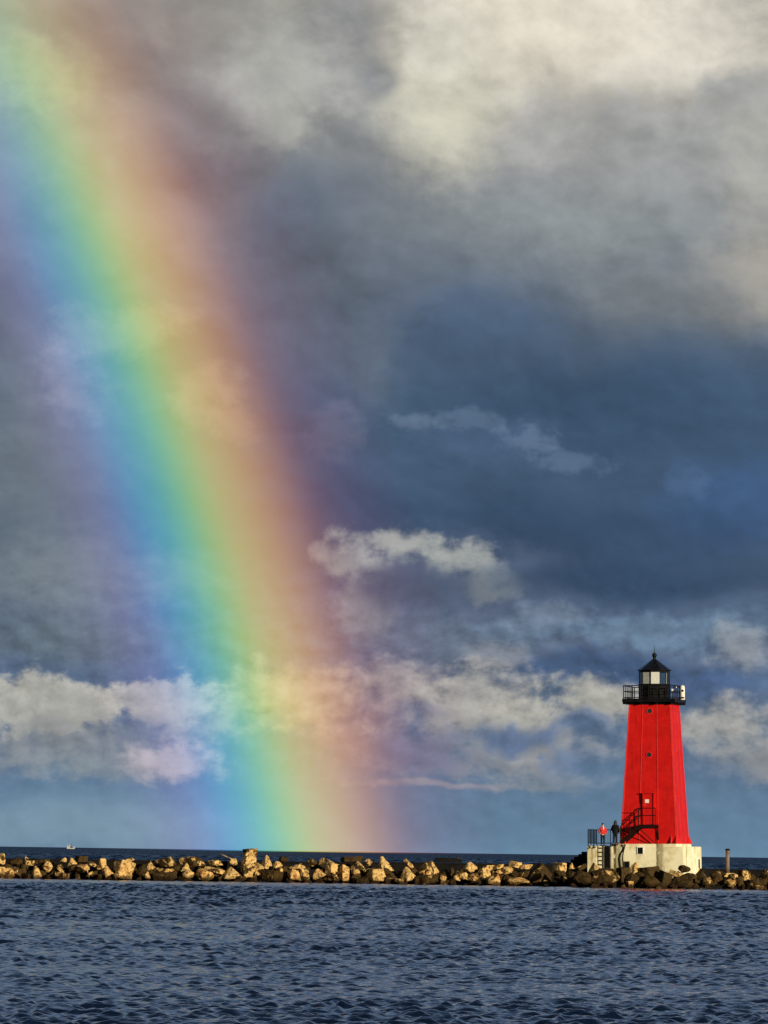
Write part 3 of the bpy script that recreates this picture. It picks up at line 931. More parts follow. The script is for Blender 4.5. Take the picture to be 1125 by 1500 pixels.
    for i in range(n10):
        aa_ = [ph + 2 * math.pi * (i + e) / n10 for e in (.05, .95)]
        r_ = Rl * .965
        ps = [(cxl + r_ * math.cos(t), r_ * math.sin(t)) for t in aa_]
        ins = [(cxl + (r_ - .012) * math.cos(t), (r_ - .012) * math.sin(t)) for t in aa_]
        gm = MB()
        gm.loft([[(*ps[0], zg), (*ps[1], zg), (*ins[1], zg), (*ins[0], zg)], [(*ps[0], ze - .02), (*ps[1], ze - .02), (*ins[1], ze - .02), (*ins[0], ze - .02)]])
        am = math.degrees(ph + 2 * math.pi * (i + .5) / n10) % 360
        gm.build('glass_pane', M['sheen_glass'] if 225 < am < 285 else M['glass'], lh)
        # drawn blinds inside the panes away from the sun, and pale inner corner posts
        am = math.degrees(ph + 2 * math.pi * (i + .5) / n10) % 360
        if 60 < am < 215:
            r2 = Rl * .90
            bm_ = MB()
            e0, e1 = [ph + 2 * math.pi * (i + e) / n10 for e in (.06, .94)]
            q0 = [(cxl + r2 * math.cos(t), r2 * math.sin(t)) for t in (e0, e1)]
            q1 = [(cxl + (r2 - .015) * math.cos(t), (r2 - .015) * math.sin(t)) for t in (e0, e1)]
            bm_.loft([[(*q0[0], zg + .02), (*q0[1], zg + .02), (*q1[1], zg + .02), (*q1[0], zg + .02)], [(*q0[0], ze - .12), (*q0[1], ze - .12), (*q1[1], ze - .12), (*q1[0], ze - .12)]])
            bm_.build('window_blind', M['blind'], lh)
    for i in range(n10):
        ip = MB()
        a = ph + 2 * math.pi * i / n10
        p = Vector((cxl + Rl * .915 * math.cos(a), Rl * .915 * math.sin(a), 0))
        ip.bar(p + Vector((0, 0, zg)), p + Vector((0, 0, ze - .1)), .034, 6)
        ip.build('inner_post', M['white'], lh)
    ln = MB()
    ln.lathe([(.10, zg - .05), (.12, zg + .12), (.07, zg + .15), (.15, zg + .18), (.17, zg + .34), (.15, zg + .48), (.08, zg + .54)], 14, (cxl, 0, 0))
    ln.build('lens', M['lens'], lh)
    rf = MB()
    rf.lathe([(Rl * .995, ze + .002), (Rl * .995, lz(983.6)), (24.6 / S * 1.02, lz(983.4)), (24.6 / S * 1.02, lz(982.6)), (15.5 / S, lz(975.6)), (7.5 / S, lz(970.3)), (2.6 / S, lz(967.0)), (2.2 / S, lz(965.5))], n10, (cxl, 0, 0), False, ph)
    for i in range(n10):
        a = ph + 2 * math.pi * i / n10
        rf.bar((cxl + 24.6 / S * math.cos(a), 24.6 / S * math.sin(a), lz(982.6)), (cxl + 2.6 / S * math.cos(a), 2.6 / S * math.sin(a), lz(967.0)), .022, 5)
    roof = rf.build('roof', M['black'], lh)
    vb = MB()
    zc = lz(960.6); rb = 3.55 / S
    prof = [(2.4 / S, lz(966.0)), (2.4 / S, lz(964.4))] + [(rb * math.sin(t), zc - rb * math.cos(t)) for t in [R(40 + 140 * i / 8) for i in range(8)]] + [(.03, zc + rb)]
    vb.lathe(prof, 16, (cxl, 0, 0))
    vb.build('ventilator_ball', M['black'], roof)
    MB().bar((cxl, 0, zc + rb - .03), (cxl, 0, lz(946.5)), .028, 6, .012).build('lightning_rod', M['rail_black'], roof)

build_lighthouse()

def lh_world(px, py, dy):
    """a spot beside the tower, dy metres behind its axis"""
    return at(px, py, TY + dy)

# ------------------------------------------------------------------ things on the gallery
def gallery_things():
    v = RZ @ Vector((1.72, -1.35, 0))
    o = empty('fog_signal', lh_world(999.8, 1025.2, 0)); o.rotation_euler = (0, -ROLL, 0)
    yy = -1.3
    o.location = lh_world(999.6, 1025.2, -.95)
    tag(o, 'white upright fog signal drum at the right corner of the lighthouse gallery', 'fog signal')
    r = 3.7 / S; h = 21.5 / S
    b = MB(); b.lathe([(r * .9, 0), (r, .03), (r, h * .80), (r * .93, h * .90), (r * .70, h * .965), (r * .3, h * .995), (.01, h)], 18)
    b.build('housing', M['white'], o)
    for z, w_, hh in ((h * .62, .13, .16), (h * .14, .20, .12)):
        MB().box((0.02, -r - .005, z), (w_, .05, hh)).build('sound_port', M['black'], o)
    b2 = empty('lamp_box', lh_world(985.0, 1013.5, -1.55)); b2.rotation_euler = (0, -ROLL, 0)
    tag(b2, 'small white lamp box bracketed to the gallery rail beside the lantern', 'lamp')
    MB().box((0, 0, .12), (.17, .18, .20)).build('housing', M['white'], b2, .02)
    m = MB(); m.bar((0, 0, 0), (0, 0, -.62), .03, 6); m.bar((.28, 0, .30), (.28, 0, -.30), .03, 6); m.bar((0, 0, .02), (.28, 0, .02), .025, 6)
    m.build('bracket', M['rail_black'], b2)
    MB().lathe([(.05, .30), (.07, .34), (.05, .40), (.01, .42)], 8, (.28, 0, 0)).build('beacon', M['white'], b2)

# ------------------------------------------------------------------ guard railing on the landing block
def build_guard_rail():
    fyw = -3.05
    org = at(861.5, 1239, TY + fyw + .9)
    o = empty('guard_railing', org); o.rotation_euler = (0, -ROLL, -PHI)
    tag(o, 'black iron guard railing round the left end of the concrete landing', 'railing')
    h0, h1 = .22, 1.24
    L = 3.0                                                # length of the return leading inward
    n = 4
    for i in range(n):
        p = MB(); y = L * i / (n - 1)
        p.bar((0, y, 0), (0, y, h1), .035, 6); p.build('post', M['rail_black'], o)
    m = MB()
    for z in (h0, h1): m.bar((0, 0, z), (0, L, z), .032, 6)
    m.build('side_rail', M['rail_black'], o)
    m = MB()
    for i in range(1, 26): m.bar((0, L * i / 26, h0), (0, L * i / 26, h1), .010, 4)
    m.build('mesh_panel', M['rail_black'], o)
    m = MB()
    W = 2.05
    for z in (h0, h1): m.bar((0, L, z), (W, L, z), .032, 6)
    m.build('back_rail', M['rail_black'], o)
    for x in (.55, 1.08, 1.6, W):
        p = MB(); p.bar((x, L, 0), (x, L, h1), .032, 6); p.build('post', M['rail_black'], o)
    m = MB()
    for x in (.15, .3, .42, .68, .82, .95, 1.22, 1.35, 1.48): m.bar((x, L, h0), (x, L, h1), .009, 4)
    m.build('baluster', M['rail_black'], o)

# ------------------------------------------------------------------ people
def skin_body(name, joints, edges, parent, mtl, sub=2):
    me = bpy.data.meshes.new(name)
    names = list(joints)
    me.from_pydata([joints[k][0] for k in names], [(names.index(a), names.index(b)) for a, b in edges], [])
    o = bpy.data.objects.new(name, me); COL.objects.link(o)
    sk = o.modifiers.new('skin', 'SKIN')
    for i, k in enumerate(names):
        r = joints[k][1]
        me.skin_vertices[0].data[i].radius = r if isinstance(r, tuple) else (r, r)
    me.skin_vertices[0].data[0].use_root = True
    ss = o.modifiers.new('sub', 'SUBSURF'); ss.levels = sub; ss.render_levels = sub
    dg = bpy.context.evaluated_depsgraph_get()
    m2 = bpy.data.meshes.new_from_object(o.evaluated_get(dg)); m2.name = name
    o.modifiers.clear(); o.data = m2
    bpy.data.meshes.remove(me)
    m2.materials.clear(); m2.materials.append(mtl)
    for p in m2.polygons: p.use_smooth = True
    o.parent = parent
    return o

def person(loc, h, pose, label, coat, legs, hair, yaw):
    """standing figure facing -Y before yaw; parts: skin, coat, trousers, shoes, hair"""
    root = empty('person', loc); root.rotation_euler = (0, -ROLL, yaw)
    tag(root, label, 'person')
    k = h / 1.75
    V = lambda x, y, z: Vector((x * k, y * k, z * k))
    J = {'pelvis': (V(0, 0, .93), .13 * k), 'waist': (V(0, 0, 1.08), (.13 * k, .10 * k)), 'chest': (V(0, 0, 1.30), (.17 * k, .11 * k)),
         'neckb': (V(0, 0, 1.45), .075 * k), 'neck': (V(0, -.01, 1.52), .052 * k), 'headlow': (V(0, -.025, 1.585), (.068 * k, .075 * k)), 'headmid': (V(0, -.012, 1.66), (.077 * k, .092 * k)), 'headtop': (V(0, -.005, 1.72), (.062 * k, .075 * k))}
    E = [('pelvis', 'waist'), ('waist', 'chest'), ('chest', 'neckb'), ('neckb', 'neck'), ('neck', 'headlow'), ('headlow', 'headmid'), ('headmid', 'headtop')]
    arms = pose['arms']
    for sd, (el, wr, hd) in zip((-1, 1), arms):
        s_ = 'l' if sd < 0 else 'r'
        J['sh' + s_] = (V(sd * .185, 0, 1.40), .065 * k); J['el' + s_] = (V(*el), .045 * k); J['wr' + s_] = (V(*wr), .030 * k); J['ha' + s_] = (V(*hd), (.038 * k, .022 * k))
        E += [('chest', 'sh' + s_), ('sh' + s_, 'el' + s_), ('el' + s_, 'wr' + s_), ('wr' + s_, 'ha' + s_)]
        J['hip' + s_] = (V(sd * .095, 0, .88), .09 * k); J['kn' + s_] = (V(sd * .10, -.01, .48), .058 * k); J['an' + s_] = (V(sd * .105, .015, .09), .042 * k); J['to' + s_] = (V(sd * .12, -.14, .035), .035 * k)
        E += [('pelvis', 'hip' + s_), ('hip' + s_, 'kn' + s_), ('kn' + s_, 'an' + s_), ('an' + s_, 'to' + s_)]
        hv = (V(*hd) - V(*wr)).normalized(); side = Vector((0, -1, 0)); side = (side - hv * side.dot(hv)).normalized()
        for i in range(4):                                  # four fingers and a thumb
            off = side * (.030 - .020 * i) * k
            a = V(*hd) + off + hv * .03 * k; ln = (.062, .072, .068, .052)[i] * k
            inw = Vector((-sd, 0, 0)) * .018 * k
            J[f'f{i}a' + s_] = (a, .009 * k); J[f'f{i}b' + s_] = (a + hv * ln * .55 + inw * .4, .0085 * k); J[f'f{i}c' + s_] = (a + hv * ln * .95 + inw * 1.3, .007 * k)
            E += [('ha' + s_, f'f{i}a' + s_), (f'f{i}a' + s_, f'f{i}b' + s_), (f'f{i}b' + s_, f'f{i}c' + s_)]
        a = V(*wr) + hv * .035 * k + side * .035 * k
        J['t1' + s_] = (a, .011 * k); J['t2' + s_] = (a + (hv * .04 + side * .02) * k, .009 * k)
        E += [('ha' + s_, 't1' + s_), ('t1' + s_, 't2' + s_)]
    body = skin_body('body', J, E, root, M['skin'])
    # face: nose, eyes, ears
    MB().lathe([(.001, 0), (.016 * k, .004), (.012 * k, .03 * k), (.004 * k, .05 * k)], 8, tuple(V(0, -.112, 1.625))).build('nose', M['skin'], body)
    for sd in (-1, 1):
        MB().lathe([(.004 * k, 0), (.022 * k, .012 * k), (.024 * k, .035 * k), (.010 * k, .055 * k)], 8, tuple(V(sd * .082, .0, 1.625))).build('ear', M['skin'], body)
        MB().box(V(sd * .032, -.104, 1.665), (.026 * k, .01 * k, .010 * k)).build('eye', M['hair'], body)
    MB().box(V(0, -.100, 1.588), (.045 * k, .01 * k, .008 * k)).build('mouth', M['scarf'], body)
    # coat over torso and arms
    CJ = {'hem': (V(0, 0, pose['hem']), (.235 * k, .17 * k)), 'waist': (V(0, 0, 1.06), (.235 * k, .17 * k)), 'chest': (V(0, 0, 1.30), (.235 * k, .165 * k)), 'collar': (V(0, 0, 1.47), (.085 * k, .085 * k))}
    CE = [('hem', 'waist'), ('waist', 'chest'), ('chest', 'collar')]
    for sd, (el, wr, hd) in zip((-1, 1), arms):
        s_ = 'l' if sd < 0 else 'r'
        CJ['sh' + s_] = (V(sd * .19, 0, 1.385), .095 * k); CJ['el' + s_] = (V(*el), .075 * k); CJ['wr' + s_] = (V(*wr), .058 * k)
        CE += [('chest', 'sh' + s_), ('sh' + s_, 'el' + s_), ('el' + s_, 'wr' + s_)]
    skin_body('coat', CJ, CE, root, M[coat])
    TJ = {'pelvis': (V(0, 0, .93), (.15 * k, .115 * k))}; TE = []
    for sd in (-1, 1):
        s_ = 'l' if sd < 0 else 'r'
        TJ['hip' + s_] = (V(sd * .09, 0, .84), .10 * k); TJ['kn' + s_] = (V(sd * .10, -.01, .48), .075 * k); TJ['an' + s_] = (V(sd * .105, .015, .10), .062 * k)
        TE += [('pelvis', 'hip' + s_), ('hip' + s_, 'kn' + s_), ('kn' + s_, 'an' + s_)]
    skin_body('trousers', TJ, TE, root, M[legs])
    for sd in (-1, 1):
        s2 = MB()
        s2.loft([[V(sd * .12 + x, y, z) for x, y in ((-.045, -.19), (.045, -.19), (.055, -.08), (.048, .075), (-.048, .075), (-.055, -.08))] for z in (0, .045)] + [[V(sd * .115 + x, y, .095) for x, y in ((-.03, -.10), (.03, -.10), (.045, -.04), (.045, .065), (-.045, .065), (-.045, -.04))]])
        s2.build('shoe', M['coat_black'], root)
    hr = MB()
    cz = 1.675
    prof = [(.094, -.035), (.103, .0), (.100, .045), (.080, .085), (.045, .108), (.004, .114)]
    rings = [[V(r * .92 * math.cos(t), .012 + r * 1.08 * math.sin(t), cz + z + (.035 if math.sin(t) < -.35 and z < .02 else 0)) for t in [2 * math.pi * i / 16 for i in range(16)]] for r, z in prof]
    hr.loft(rings, True, True)
    if pose.get('hood'):
        hr.loft([[V(.115 * math.cos(t) * r, .015 + .125 * math.sin(t) * r, z) for t in [2 * math.pi * i / 14 for i in range(14)]] for r, z in ((1.15, 1.44), (1.12, 1.52), (.98, 1.60), (.98, 1.68))], True, True)
    if pose.get('back_hair'):
        hr.loft([[V(x, .06 + y, z) for x, y in ((-.08, -.02), (.08, -.02), (.07, .045), (-.07, .045))] for z in (1.52, 1.66)], True, True)
    hr.build('hair' if hair == 'hair' else 'knit_cap', M['hair'], root)
    if pose.get('scarf'):
        sc = MB(); sc.lathe([(.075 * k, 0), (.098 * k, .03 * k), (.100 * k, .07 * k), (.078 * k, .10 * k)], 14, tuple(V(0, -.01, 1.45)))
        sc.loft([[V(x, -.155 + y, z) for x, y in ((-.05, 0), (.05, 0), (.05, .04), (-.05, .04))] for z in (1.28, 1.50)], True, True)
        sc.build('scarf', M['scarf'], root)
    return root

def build_people():
    a = lambda sd, el, wr, hd: ((sd * el[0], el[1], el[2]), (sd * wr[0], wr[1], wr[2]), (sd * hd[0], hd[1], hd[2]))
    pk = ((.33, .05, 1.14), (.24, -.11, .98), (.20, -.14, .93))
    person(at(883.0, 1239.0, TY - 2.75), 1.70, {'arms': [a(-1, *pk), a(1, *pk)], 'hem': .86, 'scarf': True, 'back_hair': True},
           'person in bright red jacket and dark trousers standing on the concrete landing', 'jacket_red', 'trousers', 'hair', R(18))
    dn = ((.27, .02, 1.12), (.27, -.05, .90), (.265, -.06, .83))
    pk2 = ((.30, .03, 1.13), (.24, -.12, .98), (.21, -.16, .94))
    person(at(900.8, 1238.2, TY - 2.45), 1.86, {'arms': [a(-1, *dn), a(1, *pk2)], 'hem': .72, 'hood': True},
           'taller person all in black beside the foot of the lighthouse stair', 'coat_black', 'trousers', 'knit_cap', R(150))

# ------------------------------------------------------------------ steps, post, boat
def build_steps():
    o = empty('concrete_steps', at(846, 1272, TY + 1.2)); o.rotation_euler = (0, -ROLL, -PHI * .3)
    tag(o, 'dark flight of concrete steps climbing to the left side of the lighthouse base', 'steps')
    z0 = 0
    # (left x, right x, top) in photograph pixels
    for (xa, xb, yt) in ((829, 836, 1263.5), (836, 841, 1259), (841, 847.5, 1254.8), (847.5, 852, 1251.0), (852, 866, 1247.6)):
        m = MB(); x0, x1 = (xa - 846) / S, (xb - 846) / S; zt = (1272 - yt) / S
        m.box(((x0 + x1) / 2, .6, (zt - 1.2) / 2), (x1 - x0 - .004, 1.9, zt + 1.2))
        m.build('step', M['tar_and_shade'], o, .03)  # near-black colour stands in for the shade beside the base

def build_post():
    o = empty('mooring_post', at(1066, 1278, TY + 1.0)); o.rotation_euler = (0, -ROLL, 0)
    tag(o, 'weathered round steel mooring post standing right of the lighthouse', 'post')
    r = 3.0 / S; zt = (1278 - 1243.5) / S
    m = MB()
    prof = [(r, -.4)]
    z = 0.0
    while z < zt - .35:
        prof += [(r * 1.0, z), (r * .95, z + .04), (r * .98, z + .16)]; z += .22
    prof += [(r, zt - .14), (r * .92, zt - .12)]
    m.lathe(prof, 18)
    m.build('pile', M['rusty_steel'], o)
    MB().lathe([(r * 1.12, zt - .13), (r * 1.14, zt - .02), (r * .9, zt + .01), (.01, zt + .02)], 18).build('cap', M['tar_and_shade'], o)

def build_boat():
    Y = 6500.0; s = 7160 / Y                                 # pixels per metre
    p = at(103.5, 1241.0, Y); p.z = 0.0
    o = empty('fishing_boat', p); o.scale = (.8, .8, .8)
    tag(o, 'tiny white fishing boat far out on the horizon', 'boat')
    up = 2.0
    h = MB()
    rings = []
    for z, lx0, lx1, w in ((-1.0, -5.6, 5.6, 1.6), (.5, -6.2, 6.6, 2.1), (1.6 , -6.4, 7.4, 2.3)):
        rings.append([(lx0, -w, z), (lx1 * .55, -w, z), (lx1, 0, z + (.5 if z > 1 else 0)), (lx1 * .55, w, z), (lx0, w, z)])
    h.loft(rings); h.build('hull', M['boat_white'], o)
    c = MB()
    c.box((-3.4, 0, 3.9), (5.2, 3.6, 4.8)); c.box((-3.4, 0, 6.4), (5.8, 4.0, .25))
    cab = c.build('cabin', M['boat_white'], o)
    MB().box((-3.4, -1.83, 5.0), (4.2, .06, .9)).build('window', M['boat_glass'], cab)
    m = MB(); m.bar((1.6, 0, 1.5), (1.6, 0, 9.0), .28, 6); m.bar((1.6, 0, 6.8), (4.2, 0, 5.0), .16, 6); m.box((0.6, 0, 3.0), (2.0, 2.2, 2.6))
    m.build('mast', M['boat_dark'], o)
    MB().box((5.9, 0, 3.0), (1.7, 1.8, 2.6)).build('foredeck_house', M['boat_white'], o)

# ------------------------------------------------------------------ breakwater: tarred concrete wall behind the boulders
def build_breakwater():
    o = empty('breakwater', at(560, 1258, TY + 1.0)); o.rotation_euler = (0, 0, 0)
    tag(o, 'long low dark concrete breakwater wall running behind the boulders', 'breakwater')
    b = o.location
    m = MB()
    # follows the picture: top edge in photograph pixels
    top = [(-700, 1249.5), (0, 1257.3), (350, 1262.2), (600, 1263.3), (850, 1267.2), (1030, 1272.5), (1125, 1274.4), (1900, 1286)]
    ring = []
    pts = [at(px, py, TY + .6) - b for px, py in top]
    for p, q in zip(pts, pts[1:]):
        lo = -b.z - 1.2
        m.loft([[(p.x, 0, lo), (q.x - .02, 0, lo), (q.x - .02, 3.4, lo), (p.x, 3.4, lo)], [(p.x, 0, p.z), (q.x - .02, 0, q.z), (q.x - .02, 3.4, q.z), (p.x, 3.4, p.z)]])
    m.build('wall', M['tar_and_shade'], o)
    lip = MB()
    for p, q in zip(pts, pts[1:]):
        lip.loft([[(p.x, -.06, p.z - .09), (q.x - .03, -.06, q.z - .09), (q.x - .03, 3.46, q.z - .09), (p.x, 3.46, p.z - .09)], [(p.x, -.06, p.z + .012), (q.x - .03, -.06, q.z + .012), (q.x - .03, 3.46, q.z + .012), (p.x, 3.46, p.z + .012)]])
    lip.build('coping', M['tar_and_shade'], o)
    # flat slab lying on the walkway
    s = empty('concrete_slab', at(656.5, 1263.0, TY + 2.2)); s.rotation_euler = (0, R(.6), 0)
    tag(s, 'long flat dark slab lying on the breakwater walkway left of the lighthouse', 'slab')
    k = MB(); k.box((0, 0, .13), (40.0 / S, 1.2, .26)); k.box((-.1, 0, .29), (36.0 / S, 1.0, .06)); k.build('slab_body', M['tar_and_shade'], s, .03)
    e = MB(); e.bar((18.5 / S, -.5, .2), (18.5 / S, -.5, .42), .03, 5); e.bar((14 / S, -.5, .2), (14 / S, -.5, .40), .03, 5); e.build('rusted_bolt', M['rusty_steel'], s)
# ------------------------------------------------------------------ boulders
def boulder_mesh(shape, w, h, d, seed, lean=0.0):
    """an angular quarried block: convex hull of a few points, edges worn, faces roughened"""
    rn = random.Random(seed)
    j = lambda a: rn.uniform(-a, a)
    pts = []
    if shape == 'block':
        for sx in (-1, 1):
            for sy in (-1, 1):
                for sz in (-1, 1): pts.append((sx * (1 + j(.30)), sy * (1 + j(.3)), sz * (1 + j(.28))))
        for _ in range(5): pts.append((j(1.1), j(1.1), j(1.1)))
    elif shape == 'slab':
        for sx in (-1, 1):
            for sy in (-1, 1):
                for sz in (-1, 1): pts.append((sx * (1.3 + j(.25)), sy * (1 + j(.25)), sz * (.42 + j(.12))))
        for _ in range(3): pts.append((j(1.4), j(1), j(.5)))
    elif shape == 'tri':
        for sx, sy in ((-1, -1), (1, -1), (1, 1), (-1, 1), (-.2, -1.2)): pts.append((sx * (1 + j(.15)), sy * (1 + j(.15)), -1 + j(.12)))
        for _ in range(2): pts.append((.05 + j(.22), .15 + j(.2), 1 + j(.08)))
        pts += [(-.62 + j(.15), -.5 + j(.2), .05 + j(.25)), (.60 + j(.15), -.45 + j(.2), .1 + j(.25)), (j(.3), -.85, .0 + j(.2)), (.5, .6, .1), (-.5, .6, 0)]
    elif shape == 'wedge':
        for sx, sy in ((-1, -1), (1, -1), (1, 1), (-1, 1)): pts.append((sx * (1 + j(.12)), sy * (1 + j(.12)), -1 + j(.15)))
        pts += [(.55 + j(.2), -.4 + j(.2), 1 + j(.08)), (.6 + j(.2), .5, 1 + j(.1)), (-.75 + j(.15), -.3, -.1 + j(.2)), (-.6, .6, .1 + j(.2)), (1.0, -.6, .1 + j(.2)), (0, -.9, .2 + j(.3))]
    else:                                                   # dome
        for _ in range(26):
            v = Vector((rn.gauss(0, 1), rn.gauss(0, 1), rn.gauss(0, 1))).normalized()
            pts.append((v.x, v.y, v.z * (1 if v.z > 0 else .75)))
    yaw = rn.choice((-1, 1, 1)) * rn.uniform(.25, .85) if shape != 'dome' else 0.0
    cy_, sy_ = math.cos(yaw), math.sin(yaw)
    pts = [(x * cy_ - y * sy_, x * sy_ + y * cy_, z) for x, y, z in pts]
    lean += rn.uniform(-.12, .12)
    cl, sl = math.cos(lean), math.sin(lean)
    pts = [Vector((x * cl + z * sl, y, -x * sl + z * cl)) for x, y, z in pts]
    bm = bmesh.new()
    for p in pts: bm.verts.new(p)
    r = bmesh.ops.convex_hull(bm, input=bm.verts)
    dead = list({e for e in r['geom_interior'] + r['geom_unused'] if isinstance(e, bmesh.types.BMVert)})
    if dead: bmesh.ops.delete(bm, geom=dead, context='VERTS')
    loose = [v for v in bm.verts if not v.link_faces]
    if loose: bmesh.ops.delete(bm, geom=loose, context='VERTS')
    bmesh.ops.dissolve_limit(bm, angle_limit=R(9), verts=bm.verts, edges=bm.edges)
    bmesh.ops.bevel(bm, geom=list(bm.edges), offset=.075, segments=1, affect='EDGES', profile=.5)
    bmesh.ops.triangulate(bm, faces=bm.faces)
    for L in (.55, .30):
        es = [e for e in bm.edges if e.calc_length() > L]
        if es: bmesh.ops.subdivide_edges(bm, edges=es, cuts=1, use_grid_fill=False)
        bmesh.ops.triangulate(bm, faces=[f for f in bm.faces if len(f.verts) > 3])
    # fit to size, then roughen in metres
    lo = [min(v.co[i] for v in bm.verts) for i in range(3)]; hi = [max(v.co[i] for v in bm.verts) for i in range(3)]
    for v in bm.verts:
        v.co = Vector(((v.co[0] - lo[0]) / (hi[0] - lo[0]) * w - w / 2, (v.co[1] - lo[1]) / (hi[1] - lo[1]) * d - d / 2, (v.co[2] - lo[2]) / (hi[2] - lo[2]) * h - h / 2))
    bm.normal_update()
    off = Vector((seed * 7.3 % 91, seed * 3.1 % 57, seed * 1.7 % 33)); size = min(w, h)
    mv = []
    for v in bm.verts:
        n1 = mnoise.fractal(v.co * (2.2 / max(size, .4)) + off, 1.0, 2.0, 4); n2 = mnoise.noise(v.co * 7 + off)
        mv.append(v.co + v.normal * (n1 * .055 * size + n2 * .018))
    for v, c in zip(bm.verts, mv): v.co = c
    me = bpy.data.meshes.new('boulder'); bm.to_mesh(me); bm.free()
    me.polygons.foreach_set('use_smooth', [False] * len(me.polygons))
    me.materials.append(M['rock'])
    return me

def slope_Y(px, py):
    """depth of the pile under a point of the picture: it climbs away from the water's edge"""
    wl = 1287.0 + 16.5 * px / 1100.0
    up = max(0.0, (wl - py) / S)
    if px > 838: return 366.4 + up * 1.5
    return 371.6 + up * 1.45

def boulder(x0, x1, y0, y1, shape, tone, rust, lean, label, seed, group='boulders along the breakwater', dY=0.0, deep=1.0):
    cx, cy = (x0 + x1) / 2, (y0 + y1) / 2
    Y = slope_Y(cx, cy) + dY
    s = FPX / Y
    w, h = (x1 - x0) / s * 1.08, (y1 - y0) / s * 1.06
    d = max(min(w, 1.6 * h), .5 * max(w, h)) * deep
    o = bpy.data.objects.new('boulder', boulder_mesh(shape, w, h, d, seed, lean)); COL.objects.link(o)
    o.location = at(cx, cy, Y + d * .15)
    o['tone'] = float(tone); o['rust'] = float(rust)
    tag(o, label, 'boulder', group)
    return o

